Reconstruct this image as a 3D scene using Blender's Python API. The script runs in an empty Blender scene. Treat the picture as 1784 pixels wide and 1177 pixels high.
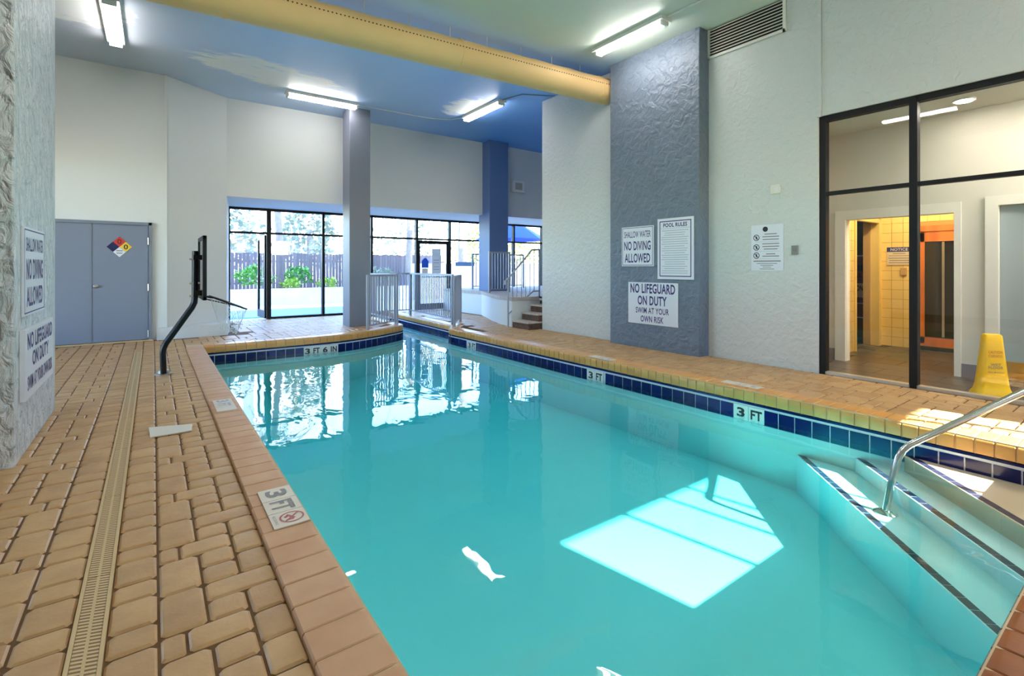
import bpy, bmesh, math, random
from mathutils import Vector, Matrix
from mathutils.geometry import tessellate_polygon
random.seed(7)
S = bpy.context.scene
COL = S.collection
R = math.radians

# ------------------------------------------------------------------ camera
cam_d = bpy.data.cameras.new('camera')
cam_d.sensor_width = 36.0
cam_d.lens = 860.0 / 1784.0 * 36.0
cam_d.shift_y = -(588.5 - 465.0) / 1784.0
cam_d.clip_start = 0.02
cam = bpy.data.objects.new('camera', cam_d)
COL.objects.link(cam)
cam.location = (0, 0, 1.3)
cam.rotation_euler = (R(90), 0, R(-36))
S.camera = cam

# ------------------------------------------------------------------ world, sun, exposure
W = bpy.data.worlds.new('sky'); S.world = W
W.use_nodes = True
nt = W.node_tree; nt.nodes.clear()
wo = nt.nodes.new('ShaderNodeOutputWorld'); bg = nt.nodes.new('ShaderNodeBackground')
sky = nt.nodes.new('ShaderNodeTexSky'); sky.sky_type = 'NISHITA'
sky.sun_disc = False; sky.sun_elevation = R(31); sky.sun_rotation = R(169); sky.air_density = 1.2; sky.dust_density = 0.6; sky.ozone_density = 2.0
bg.inputs[1].default_value = 2.8
tn = nt.nodes.new('ShaderNodeMix'); tn.data_type = 'RGBA'; tn.blend_type = 'MULTIPLY'; tn.inputs[0].default_value = 1.0; tn.inputs[7].default_value = (0.86, 0.96, 1.18, 1)
nt.links.new(sky.outputs[0], tn.inputs[6]); nt.links.new(tn.outputs[2], bg.inputs[0]); nt.links.new(bg.outputs[0], wo.inputs[0])

sun_d = bpy.data.lights.new('sun', 'SUN'); sun_d.energy = 75.0; sun_d.angle = R(0.5); sun_d.color = (1.0, 0.95, 0.88)
sun = bpy.data.objects.new('sun', sun_d); COL.objects.link(sun)
sun.rotation_euler = Vector((-0.19, 1.0, -0.597)).to_track_quat('-Z', 'Y').to_euler()
sun.location = (3, -20, 15)

LAMP = 60.0          # emission of the fluorescent tubes
S.view_settings.view_transform = 'Standard'; S.view_settings.look = 'None'
S.view_settings.gamma = 1.0; S.view_settings.use_curve_mapping = False
S.view_settings.exposure = 0.05
cy = S.cycles
cy.use_denoising = True
cy.max_bounces = 7; cy.diffuse_bounces = 4; cy.glossy_bounces = 4; cy.transmission_bounces = 4
cy.transparent_max_bounces = 16; cy.volume_bounces = 0
cy.sample_clamp_indirect = 6.0
cy.caustics_reflective = False; cy.caustics_refractive = False

# ------------------------------------------------------------------ materials
M = {}
def N(nt, t, **kw):
    n = nt.nodes.new(t)
    for k, v in kw.items(): setattr(n, k, v)
    return n
def mat(name, col, rough=0.6, metal=0.0, var=0.0, vscale=3.0, bump=0.0, bscale=30.0, bdist=0.01, isl=0.0, spec=0.5, col2=None, stretch=None, detail=5.0):
    m = bpy.data.materials.new(name); m.use_nodes = True; M[name] = m
    nt = m.node_tree; b = nt.nodes['Principled BSDF']
    b.inputs['Base Color'].default_value = (*col, 1); b.inputs['Roughness'].default_value = rough
    b.inputs['Metallic'].default_value = metal; b.inputs['Specular IOR Level'].default_value = spec
    L = nt.links.new
    if var or bump or isl:
        tc = N(nt, 'ShaderNodeNewGeometry'); vec = tc.outputs['Position']
        if stretch:
            mp = N(nt, 'ShaderNodeMapping'); mp.inputs['Scale'].default_value = stretch; L(vec, mp.inputs[0]); vec = mp.outputs[0]
    if var or isl:
        c2 = col2 or tuple(c * 0.55 for c in col)
        mx = N(nt, 'ShaderNodeMix', data_type='RGBA'); mx.inputs[6].default_value = (*col, 1); mx.inputs[7].default_value = (*c2, 1)
        fac = None
        if var:
            no = N(nt, 'ShaderNodeTexNoise'); no.inputs['Scale'].default_value = vscale; no.inputs['Detail'].default_value = detail; L(vec, no.inputs['Vector'])
            mr = N(nt, 'ShaderNodeMapRange'); mr.inputs[1].default_value = 0.35; mr.inputs[2].default_value = 0.7; mr.inputs[4].default_value = var
            L(no.outputs['Fac'], mr.inputs[0]); fac = mr.outputs[0]
        if isl:
            oi = N(nt, 'ShaderNodeObjectInfo')
            ad = N(nt, 'ShaderNodeMath', operation='ADD'); L(oi.outputs['Random'], ad.inputs[0]); L(tc.outputs['Random Per Island'], ad.inputs[1])
            fr = N(nt, 'ShaderNodeMath', operation='FRACT'); L(ad.outputs[0], fr.inputs[0])
            mu = N(nt, 'ShaderNodeMath', operation='MULTIPLY'); L(fr.outputs[0], mu.inputs[0]); mu.inputs[1].default_value = isl
            if fac is not None:
                a2 = N(nt, 'ShaderNodeMath', operation='ADD', use_clamp=True); L(fac, a2.inputs[0]); L(mu.outputs[0], a2.inputs[1]); fac = a2.outputs[0]
            else: fac = mu.outputs[0]
        L(fac, mx.inputs[0]); L(mx.outputs[2], b.inputs['Base Color'])
    if bump:
        nb = N(nt, 'ShaderNodeTexNoise'); nb.inputs['Scale'].default_value = bscale; nb.inputs['Detail'].default_value = 6; nb.inputs['Distortion'].default_value = 0.6; L(vec, nb.inputs['Vector'])
        bp = N(nt, 'ShaderNodeBump'); bp.inputs['Strength'].default_value = bump; bp.inputs['Distance'].default_value = bdist
        L(nb.outputs['Fac'], bp.inputs['Height']); L(bp.outputs[0], b.inputs['Normal'])
    return m
def emis(name, col, st):
    m = bpy.data.materials.new(name); m.use_nodes = True; M[name] = m
    b = m.node_tree.nodes['Principled BSDF']; b.inputs['Base Color'].default_value = (*col, 1)
    b.inputs['Emission Color'].default_value = (*col, 1); b.inputs['Emission Strength'].default_value = st
    return m
def glass(name, tint=(0.95, 0.98, 0.97), ior=1.45, rough=0.0):
    m = bpy.data.materials.new(name); m.use_nodes = True; M[name] = m
    nt = m.node_tree; nt.nodes.clear(); L = nt.links.new
    o = N(nt, 'ShaderNodeOutputMaterial'); t = N(nt, 'ShaderNodeBsdfTransparent'); t.inputs[0].default_value = (*tint, 1)
    g = N(nt, 'ShaderNodeBsdfGlossy'); g.inputs['Roughness'].default_value = rough; f = N(nt, 'ShaderNodeFresnel')
    gb_ = N(nt, 'ShaderNodeNewGeometry'); mi = N(nt, 'ShaderNodeMix', data_type='FLOAT')      # same reflectance from either side: no bending, so no total reflection inside
    mi.inputs[2].default_value = ior; mi.inputs[3].default_value = 1.0 / ior; L(gb_.outputs['Backfacing'], mi.inputs[0]); L(mi.outputs[0], f.inputs[0])
    x = N(nt, 'ShaderNodeMixShader'); L(f.outputs[0], x.inputs[0]); L(t.outputs[0], x.inputs[1]); L(g.outputs[0], x.inputs[2]); L(x.outputs[0], o.inputs[0])
    return m

mat('stucco_white', (0.64, 0.65, 0.64), 0.7, bump=0.6, bscale=12, bdist=0.032)
mat('wall_paint', (0.70, 0.71, 0.70), 0.75, bump=0.12, bscale=14, bdist=0.01)
mat('stucco_grey', (0.15, 0.185, 0.25), 0.45, var=0.5, vscale=3.5, col2=(0.11, 0.145, 0.20), bump=0.9, bscale=8, bdist=0.05)
mat('stucco_pillar', (0.74, 0.77, 0.80), 0.5, var=0.7, vscale=8, col2=(0.50, 0.54, 0.57), bump=1.0, bscale=13, bdist=0.11, stretch=(1, 1, 0.6))
mat('column_blue_light', (0.10, 0.17, 0.36), 0.5, bump=0.15, bscale=10)  # grey column paint with the blue daylight tint put into its colour
mat('column_paint', (0.18, 0.195, 0.25), 0.5, bump=0.15, bscale=10)
mat('paver', (0.57, 0.345, 0.155), 0.45, var=0.5, vscale=7, col2=(0.39, 0.215, 0.09), isl=0.5, bump=0.35, bscale=45, bdist=0.006)
mat('joint_sand', (0.15, 0.075, 0.03), 0.95, var=0.5, vscale=20)
mat('coping_brick', (0.58, 0.345, 0.20), 0.62, var=0.5, vscale=5, col2=(0.46, 0.235, 0.11), isl=0.35, bump=0.2, bscale=50, bdist=0.004)
mat('coping_tile', (0.68, 0.34, 0.10), 0.3, var=0.5, vscale=5, col2=(0.54, 0.235, 0.055), isl=0.45, bump=0.1, bscale=40, bdist=0.004)
mat('coping_red', (0.30, 0.085, 0.02), 0.3, var=0.5, vscale=8, col2=(0.20, 0.05, 0.012), isl=0.3, bump=0.15, bscale=40, bdist=0.004)
mat('grout', (0.56, 0.40, 0.24), 0.9)
mat('plaster', (0.80, 0.86, 0.84), 0.7, var=0.25, vscale=1.6, col2=(0.66, 0.78, 0.76))
mat('beach_plaster', (0.60, 0.48, 0.33), 0.45, var=0.4, vscale=2, col2=(0.48, 0.36, 0.24))
mat('tile_blue', (0.003, 0.005, 0.055), 0.16, spec=0.3, isl=0.8, col2=(0.004, 0.010, 0.12))
mat('tile_grout', (0.60, 0.62, 0.68), 0.8)
mat('tile_white', (0.72, 0.72, 0.70), 0.3)
mat('tile_cream', (0.70, 0.62, 0.52), 0.5)
mat('navy_nosing', (0.012, 0.016, 0.04), 0.3, isl=0.8, col2=(0.03, 0.035, 0.07))
mat('black_ink', (0.02, 0.02, 0.025), 0.6)
mat('grey_ink', (0.24, 0.23, 0.23), 0.6)
mat('purple_ink', (0.045, 0.03, 0.16), 0.6)
mat('red_ink', (0.45, 0.12, 0.11), 0.6)
mat('faint_ink', (0.40, 0.42, 0.50), 0.7)
mat('sign_white', (0.74, 0.75, 0.82), 0.45)
mat('sign_blue', (0.015, 0.03, 0.20), 0.4)
mat('drain_tan', (0.60, 0.42, 0.21), 0.5)
mat('plastic_white', (0.76, 0.73, 0.66), 0.4)
mat('door_grey', (0.20, 0.225, 0.30), 0.38, bump=0.04, bscale=8)
mat('frame_grey', (0.19, 0.22, 0.28), 0.4)
mat('steel', (0.72, 0.72, 0.72), 0.14, metal=1.0)
mat('dull_metal', (0.55, 0.52, 0.47), 0.35, metal=1.0)
mat('black_metal', (0.005, 0.005, 0.006), 0.35, spec=0.3)
mat('net', (0.75, 0.75, 0.75), 0.8)
mat('frame_dark', (0.008, 0.008, 0.010), 0.5, spec=0.25)
mat('rail_paint', (0.34, 0.35, 0.42), 0.4)
mat('duct_fabric', (0.92, 0.60, 0.27), 0.6, bump=0.1, bscale=25, var=0.3, vscale=4, col2=(0.86, 0.54, 0.22))
mat('duct_hole', (0.05, 0.03, 0.012), 0.9)
mat('lamp_housing', (0.78, 0.78, 0.74), 0.5)
mat('trim_white', (0.80, 0.77, 0.70), 0.45)
mat('hall_paint', (0.66, 0.63, 0.56), 0.8)
mat('tile_yellow', (0.85, 0.66, 0.27), 0.3, isl=0.5, col2=(0.78, 0.58, 0.21))
mat('tile_yellow_joint', (0.42, 0.27, 0.09), 0.8)
mat('hall_tile', (0.085, 0.07, 0.062), 0.3, var=0.6, vscale=3, col2=(0.06, 0.05, 0.045), isl=0.5)
mat('hall_joint', (0.10, 0.08, 0.07), 0.9)
mat('base_grey', (0.22, 0.20, 0.24), 0.7)
mat('sauna_wood', (0.62, 0.20, 0.045), 0.45, var=0.8, vscale=9, col2=(0.40, 0.10, 0.02), stretch=(1, 1, 0.15))
mat('dark_glass', (0.012, 0.011, 0.010), 0.08)
mat('dark_red', (0.10, 0.018, 0.014), 0.5)
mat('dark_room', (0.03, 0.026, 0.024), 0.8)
mat('tan_panel', (0.50, 0.33, 0.14), 0.6)
mat('hall_door', (0.36, 0.42, 0.44), 0.45)
mat('steel_yellow_reflection', (0.80, 0.58, 0.22), 0.25, metal=1.0)  # steel kick plate, the cone's yellow reflection put into its colour
mat('cone_yellow', (1.0, 0.63, 0.012), 0.4)
mat('red_print', (0.55, 0.12, 0.01), 0.5)
mat('red_sign', (0.60, 0.035, 0.03), 0.4)
mat('yellow_sign', (0.85, 0.58, 0.05), 0.4)
mat('navy_sign', (0.006, 0.008, 0.07), 0.4)
mat('stair_brick', (0.13, 0.075, 0.05), 0.8, var=0.8, vscale=14, col2=(0.045, 0.03, 0.025), bump=0.5, bscale=20)
mat('stair_tread', (0.55, 0.47, 0.42), 0.7, var=0.5, vscale=10)
mat('concrete', (0.62, 0.62, 0.62), 0.85, var=0.3, vscale=2)
mat('deck_out', (0.70, 0.68, 0.66), 0.8, var=0.2, vscale=3)
mat('leaf_green', (0.05, 0.22, 0.035), 0.5, isl=0.8, col2=(0.12, 0.36, 0.05))
mat('leaf_lime', (0.32, 0.46, 0.05), 0.5, isl=0.8, col2=(0.18, 0.34, 0.04))
mat('leaf_olive', (0.34, 0.32, 0.10), 0.6, isl=0.9, col2=(0.16, 0.20, 0.06))
mat('leaf_grey', (0.22, 0.27, 0.20), 0.6, isl=0.8, col2=(0.36, 0.38, 0.30))
mat('trunk', (0.30, 0.25, 0.22), 0.9, var=0.6, vscale=8, bump=0.6, bscale=12)
mat('fence_wood', (0.14, 0.12, 0.14), 0.85, isl=0.6)
mat('umbrella_blue', (0.005, 0.05, 0.55), 0.7)
mat('building_pale', (0.66, 0.66, 0.70), 0.9)
mat('poster_paper', (0.80, 0.80, 0.82), 0.6)
mat('poster_pale', (0.30, 0.48, 0.80), 0.5)
mat('poster_blue', (0.01, 0.10, 0.62), 0.5)
mat('sill_metal', (0.62, 0.60, 0.55), 0.35, metal=0.7)
mat('pool_out', (0.30, 0.62, 0.78), 0.6)
emis('tube_light', (1.0, 0.97, 0.93), LAMP)
emis('diffuser_light', (1.0, 0.97, 0.93), LAMP * 0.55)
emis('warm_light', (1.0, 0.80, 0.46), 220.0)
emis('hall_light', (1.0, 0.94, 0.84), 130.0)
emis('hall_fill_panel', (1.0, 0.94, 0.84), 42.0)
glass('glass_clear'); glass('glass_hall', (0.97, 0.97, 0.95))
glass('water_out', (0.55, 0.85, 0.95), 1.33)

def ceiling_mat():
    m = bpy.data.materials.new('ceiling_tones'); m.use_nodes = True; M['ceiling_tones'] = m
    nt = m.node_tree; b = nt.nodes['Principled BSDF']; L = nt.links.new; b.inputs['Roughness'].default_value = 0.45
    g = N(nt, 'ShaderNodeNewGeometry'); sx = N(nt, 'ShaderNodeSeparateXYZ'); L(g.outputs['Position'], sx.inputs[0])
    no = N(nt, 'ShaderNodeTexNoise'); no.inputs['Scale'].default_value = 0.5; L(g.outputs['Position'], no.inputs['Vector'])
    def mth(op, a, bb, clamp=False):
        n = N(nt, 'ShaderNodeMath', operation=op, use_clamp=clamp)
        for i, v in enumerate((a, bb)):
            if hasattr(v, 'links'): L(v, n.inputs[i])
            else: n.inputs[i].default_value = v
        return n.outputs[0]
    def rng(v, a, bb):
        n = N(nt, 'ShaderNodeMapRange', interpolation_type='SMOOTHSTEP'); L(v, n.inputs[0]); n.inputs[1].default_value = a; n.inputs[2].default_value = bb; return n.outputs[0]
    def mix(f, a, bb):
        n = N(nt, 'ShaderNodeMix', data_type='RGBA'); L(f, n.inputs[0])
        for i, v in ((6, a), (7, bb)):
            if hasattr(v, 'links'): L(v, n.inputs[i])
            else: n.inputs[i].default_value = (*v, 1)
        return n.outputs[2]
    wob = mth('MULTIPLY', mth('SUBTRACT', no.outputs['Fac'], 0.5), 1.6)
    X = mth('ADD', sx.outputs[0], wob); Y = mth('ADD', sx.outputs[1], wob)
    blue = mix(rng(X, 2.5, 8.0), (0.58, 0.73, 1.0), (0.13, 0.38, 0.90))
    c = mix(rng(X, -0.6, 1.6), (0.58, 0.62, 0.70), blue)               # grey blending into blue along X
    c = mix(rng(Y, 5.2, 6.6), (0.70, 0.76, 0.66), c)                   # pale green over the near half
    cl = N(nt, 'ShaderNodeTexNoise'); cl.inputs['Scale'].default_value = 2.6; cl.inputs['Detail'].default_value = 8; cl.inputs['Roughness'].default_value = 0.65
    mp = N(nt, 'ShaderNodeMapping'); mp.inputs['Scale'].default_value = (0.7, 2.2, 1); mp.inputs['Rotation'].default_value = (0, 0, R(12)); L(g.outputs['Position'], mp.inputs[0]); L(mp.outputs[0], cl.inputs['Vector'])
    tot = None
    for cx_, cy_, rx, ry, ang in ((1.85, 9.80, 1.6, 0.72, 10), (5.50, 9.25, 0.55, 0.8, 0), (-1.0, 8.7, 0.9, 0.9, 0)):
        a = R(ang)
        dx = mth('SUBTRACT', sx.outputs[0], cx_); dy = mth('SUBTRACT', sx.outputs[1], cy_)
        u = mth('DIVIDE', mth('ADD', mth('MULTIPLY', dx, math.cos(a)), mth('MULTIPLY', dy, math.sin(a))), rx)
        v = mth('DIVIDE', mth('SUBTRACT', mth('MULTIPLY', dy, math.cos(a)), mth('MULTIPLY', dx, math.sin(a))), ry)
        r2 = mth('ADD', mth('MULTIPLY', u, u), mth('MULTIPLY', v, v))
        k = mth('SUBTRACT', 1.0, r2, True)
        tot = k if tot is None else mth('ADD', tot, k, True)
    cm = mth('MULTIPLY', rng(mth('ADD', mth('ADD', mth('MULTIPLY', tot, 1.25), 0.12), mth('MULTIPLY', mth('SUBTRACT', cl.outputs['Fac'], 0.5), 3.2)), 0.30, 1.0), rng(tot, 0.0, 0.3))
    c = mix(cm, c, (1.0, 1.0, 1.0))  # white patches broken up by noise, mixed into the ceiling colour
    L(c, b.inputs['Base Color'])
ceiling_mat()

def water_mat():
    m = glass('water', (0.97, 1.0, 1.0), 1.33); nt = m.node_tree; L = nt.links.new
    g = N(nt, 'ShaderNodeNewGeometry'); mp = N(nt, 'ShaderNodeMapping'); mp.inputs['Scale'].default_value = (1.0, 0.6, 1); L(g.outputs['Position'], mp.inputs[0])
    n1 = N(nt, 'ShaderNodeTexNoise'); n1.inputs['Scale'].default_value = 2.2; n1.inputs['Detail'].default_value = 3; n1.inputs['Distortion'].default_value = 0.5; L(mp.outputs[0], n1.inputs['Vector'])
    bp = N(nt, 'ShaderNodeBump'); bp.inputs['Strength'].default_value = 0.16; bp.inputs['Distance'].default_value = 0.03; L(n1.outputs['Fac'], bp.inputs['Height'])
    for n in nt.nodes:
        if n.type in ('BSDF_GLOSSY', 'FRESNEL'): L(bp.outputs[0], n.inputs['Normal'])
    va = N(nt, 'ShaderNodeVolumeAbsorption'); va.inputs['Color'].default_value = (0.26, 0.90, 0.925, 1); va.inputs['Density'].default_value = 1.35
    for n in nt.nodes:
        if n.type == 'OUTPUT_MATERIAL': L(va.outputs[0], n.inputs['Volume'])
water_mat()

# grate with two rows of slots
def grate_mat():
    m = mat('grate', (0.66, 0.47, 0.24), 0.5); nt = m.node_tree; L = nt.links.new; b = nt.nodes['Principled BSDF']
    g = N(nt, 'ShaderNodeNewGeometry'); w = N(nt, 'ShaderNodeTexWave', wave_type='BANDS', bands_direction='DIAGONAL'); w.inputs['Scale'].default_value = 24.0
    mp = N(nt, 'ShaderNodeMapping'); mp.inputs['Scale'].default_value = (0.45, 1.3, 0); L(g.outputs['Position'], mp.inputs[0]); L(mp.outputs[0], w.inputs['Vector'])
    cr = N(nt, 'ShaderNodeMapRange'); cr.inputs[1].default_value = 0.35; cr.inputs[2].default_value = 0.6; L(w.outputs['Fac'], cr.inputs[0])
    mx = N(nt, 'ShaderNodeMix', data_type='RGBA'); mx.inputs[6].default_value = (0.20, 0.11, 0.04, 1); mx.inputs[7].default_value = (0.66, 0.47, 0.24, 1)
    L(cr.outputs[0], mx.inputs[0]); L(mx.outputs[2], b.inputs['Base Color'])
grate_mat()

# ------------------------------------------------------------------ geometry helpers
WLOC = {}
class MB:
    def __init__(s): s.v = []; s.f = []
    def add(s, vs, fs):
        o = len(s.v); s.v += [tuple(v) for v in vs]; s.f += [tuple(i + o for i in f) for f in fs]; return s
    def box(s, a, b):
        x0, y0, z0 = a; x1, y1, z1 = b
        x0, x1 = sorted((x0, x1)); y0, y1 = sorted((y0, y1)); z0, z1 = sorted((z0, z1))
        return s.add([(x0,y0,z0),(x1,y0,z0),(x1,y1,z0),(x0,y1,z0),(x0,y0,z1),(x1,y0,z1),(x1,y1,z1),(x0,y1,z1)],
                     [(0,3,2,1),(4,5,6,7),(0,1,5,4),(1,2,6,5),(2,3,7,6),(3,0,4,7)])
    def obox(s, o, r, u, n, a, b):      # box in a local frame
        o, r, u, n = map(Vector, (o, r, u, n)); t = MB().box(a, b)
        return s.add([o + r * v[0] + u * v[1] + n * v[2] for v in t.v], t.f)
    def prism(s, poly, z0, z1):
        n = len(poly); tri = tessellate_polygon([[Vector((p[0], p[1], 0)) for p in poly]])
        vs = [(p[0], p[1], z0) for p in poly] + [(p[0], p[1], z1) for p in poly]
        fs = [(i, (i + 1) % n, n + (i + 1) % n, n + i) for i in range(n)]
        for t in tri: fs += [tuple(reversed(t)), tuple(i + n for i in t)]
        return s.add(vs, fs)
    def tube(s, pts, rad, k=10, close=False, taper=None):
        pts = [Vector(p) for p in pts]; n = len(pts); rings = []; ref = None
        for i, p in enumerate(pts):
            if close: d = pts[(i + 1) % n] - pts[i - 1]
            else: d = pts[min(i + 1, n - 1)] - pts[max(i - 1, 0)]
            d.normalize()
            if ref is None:
                ref = Vector((0, 0, 1)) if abs(d.z) < 0.9 else Vector((1, 0, 0))
            a = (ref - d * ref.dot(d)).normalized(); b = d.cross(a); ref = a
            rr = rad if taper is None else rad + (taper - rad) * i / (n - 1)
            rings.append([p + (a * math.cos(2 * math.pi * j / k) + b * math.sin(2 * math.pi * j / k)) * rr for j in range(k)])
        vs = [v for r in rings for v in r]; fs = []
        for i in range(n if close else n - 1):
            o1 = i * k; o2 = ((i + 1) % n) * k
            for j in range(k): fs.append((o1 + j, o1 + (j + 1) % k, o2 + (j + 1) % k, o2 + j))
        if not close: fs += [tuple(range(k - 1, -1, -1)), tuple((n - 1) * k + j for j in range(k))]
        return s.add(vs, fs)
    def lathe(s, c, prof, k=24):
        vs = []; fs = []
        for r, z in prof: vs += [(c[0] + r * math.cos(2 * math.pi * j / k), c[1] + r * math.sin(2 * math.pi * j / k), c[2] + z) for j in range(k)]
        for i in range(len(prof) - 1):
            for j in range(k): fs.append((i * k + j, i * k + (j + 1) % k, (i + 1) * k + (j + 1) % k, (i + 1) * k + j))
        fs += [tuple(range(k - 1, -1, -1)), tuple((len(prof) - 1) * k + j for j in range(k))]
        return s.add(vs, fs)
    def mesh(s, name, org=(0, 0, 0)):
        me = bpy.data.meshes.new(name); o = Vector(org)
        me.from_pydata([tuple(Vector(v) - o) for v in s.v], [], s.f); me.update(); return me
    def build(s, name, m, parent=None, smooth=False, bevel=0.0, label=None, cat=None, group=None, kind=None):
        xs = [v[0] for v in s.v]; ys = [v[1] for v in s.v]; zs = [v[2] for v in s.v]
        org = Vector(((min(xs) + max(xs)) / 2, (min(ys) + max(ys)) / 2, min(zs)))
        ob = link(name, s.mesh(name, org), m, org, parent)
        bm = bmesh.new(); bm.from_mesh(ob.data); bmesh.ops.recalc_face_normals(bm, faces=bm.faces)
        if bevel: bmesh.ops.bevel(bm, geom=bm.edges[:], offset=bevel, segments=2, affect='EDGES', profile=0.5)
        bm.to_mesh(ob.data); bm.free()
        if smooth: sm(ob.data)
        return tag(ob, label, cat, group, kind)
def sm(me, ang=40):
    me.shade_smooth()
    try: me.set_sharp_from_angle(angle=R(ang))
    except Exception: pass
def link(name, me, m, loc, parent=None):
    ob = bpy.data.objects.new(name, me); COL.objects.link(ob)
    if m is not None and me is not None and not me.materials: me.materials.append(M[m])
    WLOC[ob.name] = Vector(loc)
    if parent is not None:
        ob.parent = parent; ob.location = Vector(loc) - WLOC[parent.name]
    else: ob.location = loc
    return ob
def tag(o, label=None, cat=None, group=None, kind=None):
    if label: o['label'] = label
    if cat: o['category'] = cat
    if group: o['group'] = group
    if kind: o['kind'] = kind
    return o
def thing(name, loc, label, cat, group=None, kind=None):
    o = bpy.data.objects.new(name, None); COL.objects.link(o); o.location = loc; o.empty_display_size = 0.1
    WLOC[o.name] = Vector(loc); return tag(o, label, cat, group, kind)
def struct(name, mb, m, label=None, parent=None, **kw):
    return mb.build(name, m, parent, label=label, kind='structure', **kw)

TEXTS = []
def text(s, o, r, u, w, h, m, parent, bold=0.0, name='lettering'):
    """lettering fitted into a w by h box centred on o, reading along r with its top towards u"""
    TEXTS.append((s, Vector(o), Vector(r), Vector(u), w, h, m, parent, bold, name))
def flush_texts():
    tmp = []
    for t in TEXTS:
        c = bpy.data.curves.new('t', 'FONT'); c.body = t[0]; c.size = 1; c.resolution_u = 3; c.offset = t[8]; c.space_character = 1.06 if t[8] else 1.0
        o = bpy.data.objects.new('t', c); COL.objects.link(o); tmp.append(o)
    bpy.context.view_layer.update(); dg = bpy.context.evaluated_depsgraph_get()
    for o, (s, oo, r, u, w, h, m, parent, bold, name) in zip(tmp, TEXTS):
        me = bpy.data.meshes.new_from_object(o.evaluated_get(dg))
        vs = [v.co.copy() for v in me.vertices]
        if not vs: continue
        x0 = min(v.x for v in vs); x1 = max(v.x for v in vs); y0 = min(v.y for v in vs); y1 = max(v.y for v in vs)
        n = r.cross(u); mb = MB()
        mb.add([oo + r * ((v.x - (x0 + x1) / 2) / (x1 - x0) * w) + u * ((v.y - (y0 + y1) / 2) / (y1 - y0) * h) for v in vs], [tuple(p.vertices) for p in me.polygons])
        xs = [v[0] for v in mb.v]; ys = [v[1] for v in mb.v]; zs = [v[2] for v in mb.v]
        org = Vector(((min(xs) + max(xs)) / 2, (min(ys) + max(ys)) / 2, min(zs)))
        ob = link(name, mb.mesh(name, org), m, org, parent)
        bpy.data.meshes.remove(me)
    for o in tmp:
        c = o.data; bpy.data.objects.remove(o); bpy.data.curves.remove(c)

def proj(x, y, z):
    d = x * 0.5878 + y * 0.8090
    if d < 0.05: return (-9999, -9999, d)
    return (892 + 860 * (x * 0.8090 - y * 0.5878) / d, 465 - 860 * (z - 1.3) / d, d)

# ------------------------------------------------------------------ pool outline
ZW = -0.255; ZF = -0.85; ZC = 0.025; CW = 0.235
def arc(c, r, a0, a1, n): return [(c[0] + r * math.cos(R(a0 + (a1 - a0) * i / n)), c[1] + r * math.sin(R(a0 + (a1 - a0) * i / n))) for i in range(n + 1)]
def bez(p0, p1, p2, p3, n):
    out = []
    for i in range(n + 1):
        t = i / n; q = 1 - t
        out.append(tuple(q**3 * a + 3 * q * q * t * b + 3 * q * t * t * c + t**3 * d for a, b, c, d in zip(p0, p1, p2, p3)))
    return out
P_near = [(0.655, 0.40), (5.0, 0.40)]
P_right = [(5.0, 0.40), (5.0, 9.02)]
P_tipR = bez((5.0, 9.02), (5.0, 9.22), (5.12, 9.32), (5.30, 9.50), 5)
P_chR = [(5.30, 9.50), (5.47, 13.55)]
P_chL = [(4.62, 13.55), (4.56, 10.56)]
P_tipL = bez((4.56, 10.56), (4.54, 10.28), (4.38, 10.16), (4.22, 10.06), 5)
P_curve = bez((4.22, 10.06), (3.75, 9.76), (3.2, 9.42), (2.35, 9.40), 14)
P_farL = [(2.35, 9.40), (0.655, 9.40)]
P_left = [(0.655, 9.40), (0.655, 0.40)]
POOL = P_near[:1] + P_right[:1] + P_tipR + P_chR[1:] + P_chL[:1] + P_tipL + P_curve[1:] + P_farL[1:]
def inside(p, poly):
    x, y = p; c = False; n = len(poly)
    for i in range(n):
        (x1, y1), (x2, y2) = poly[i], poly[(i + 1) % n]
        if (y1 > y) != (y2 > y) and x < (x2 - x1) * (y - y1) / (y2 - y1) + x1: c = not c
    return c
def offset(poly, d):       # outward for a CCW outline
    out = []; n = len(poly)
    for i in range(n):
        a = Vector(poly[i - 1]); b = Vector(poly[i]); c = Vector(poly[(i + 1) % n])
        d1 = (b - a).normalized(); d2 = (c - b).normalized()
        n1 = Vector((d1.y, -d1.x)); n2 = Vector((d2.y, -d2.x)); m = (n1 + n2)
        k = 2 / max(m.length_squared, 0.6)
        out.append(tuple(b + m * d * k * 1.0))
    return out
COPE_OUT = offset(POOL, CW)

# ------------------------------------------------------------------ room shell
ZCEIL = 4.78
# deck bed with the pool cut out
def bed():
    bm = bmesh.new()
    outer = [(-4.2, -3.2), (12.2, -3.2), (12.2, 13.7), (-4.2, 13.7)]
    inner = offset(POOL, 0.06)
    for loop in (outer, inner):
        vs = [bm.verts.new((p[0], p[1], -0.010)) for p in loop]
        for i in range(len(vs)): bm.edges.new((vs[i], vs[(i + 1) % len(vs)]))
    bmesh.ops.triangle_fill(bm, use_beauty=True, use_dissolve=False, edges=bm.edges[:])
    for f in bm.faces:
        if f.normal.z < 0: f.normal_flip()
    me = bpy.data.meshes.new('floor'); bm.to_mesh(me); bm.free()
    return tag(link('floor', me, 'joint_sand', (0, 0, 0)), 'tan paver pool deck with sandy brown joints around the pool', kind='structure')
floor = bed()

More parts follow.
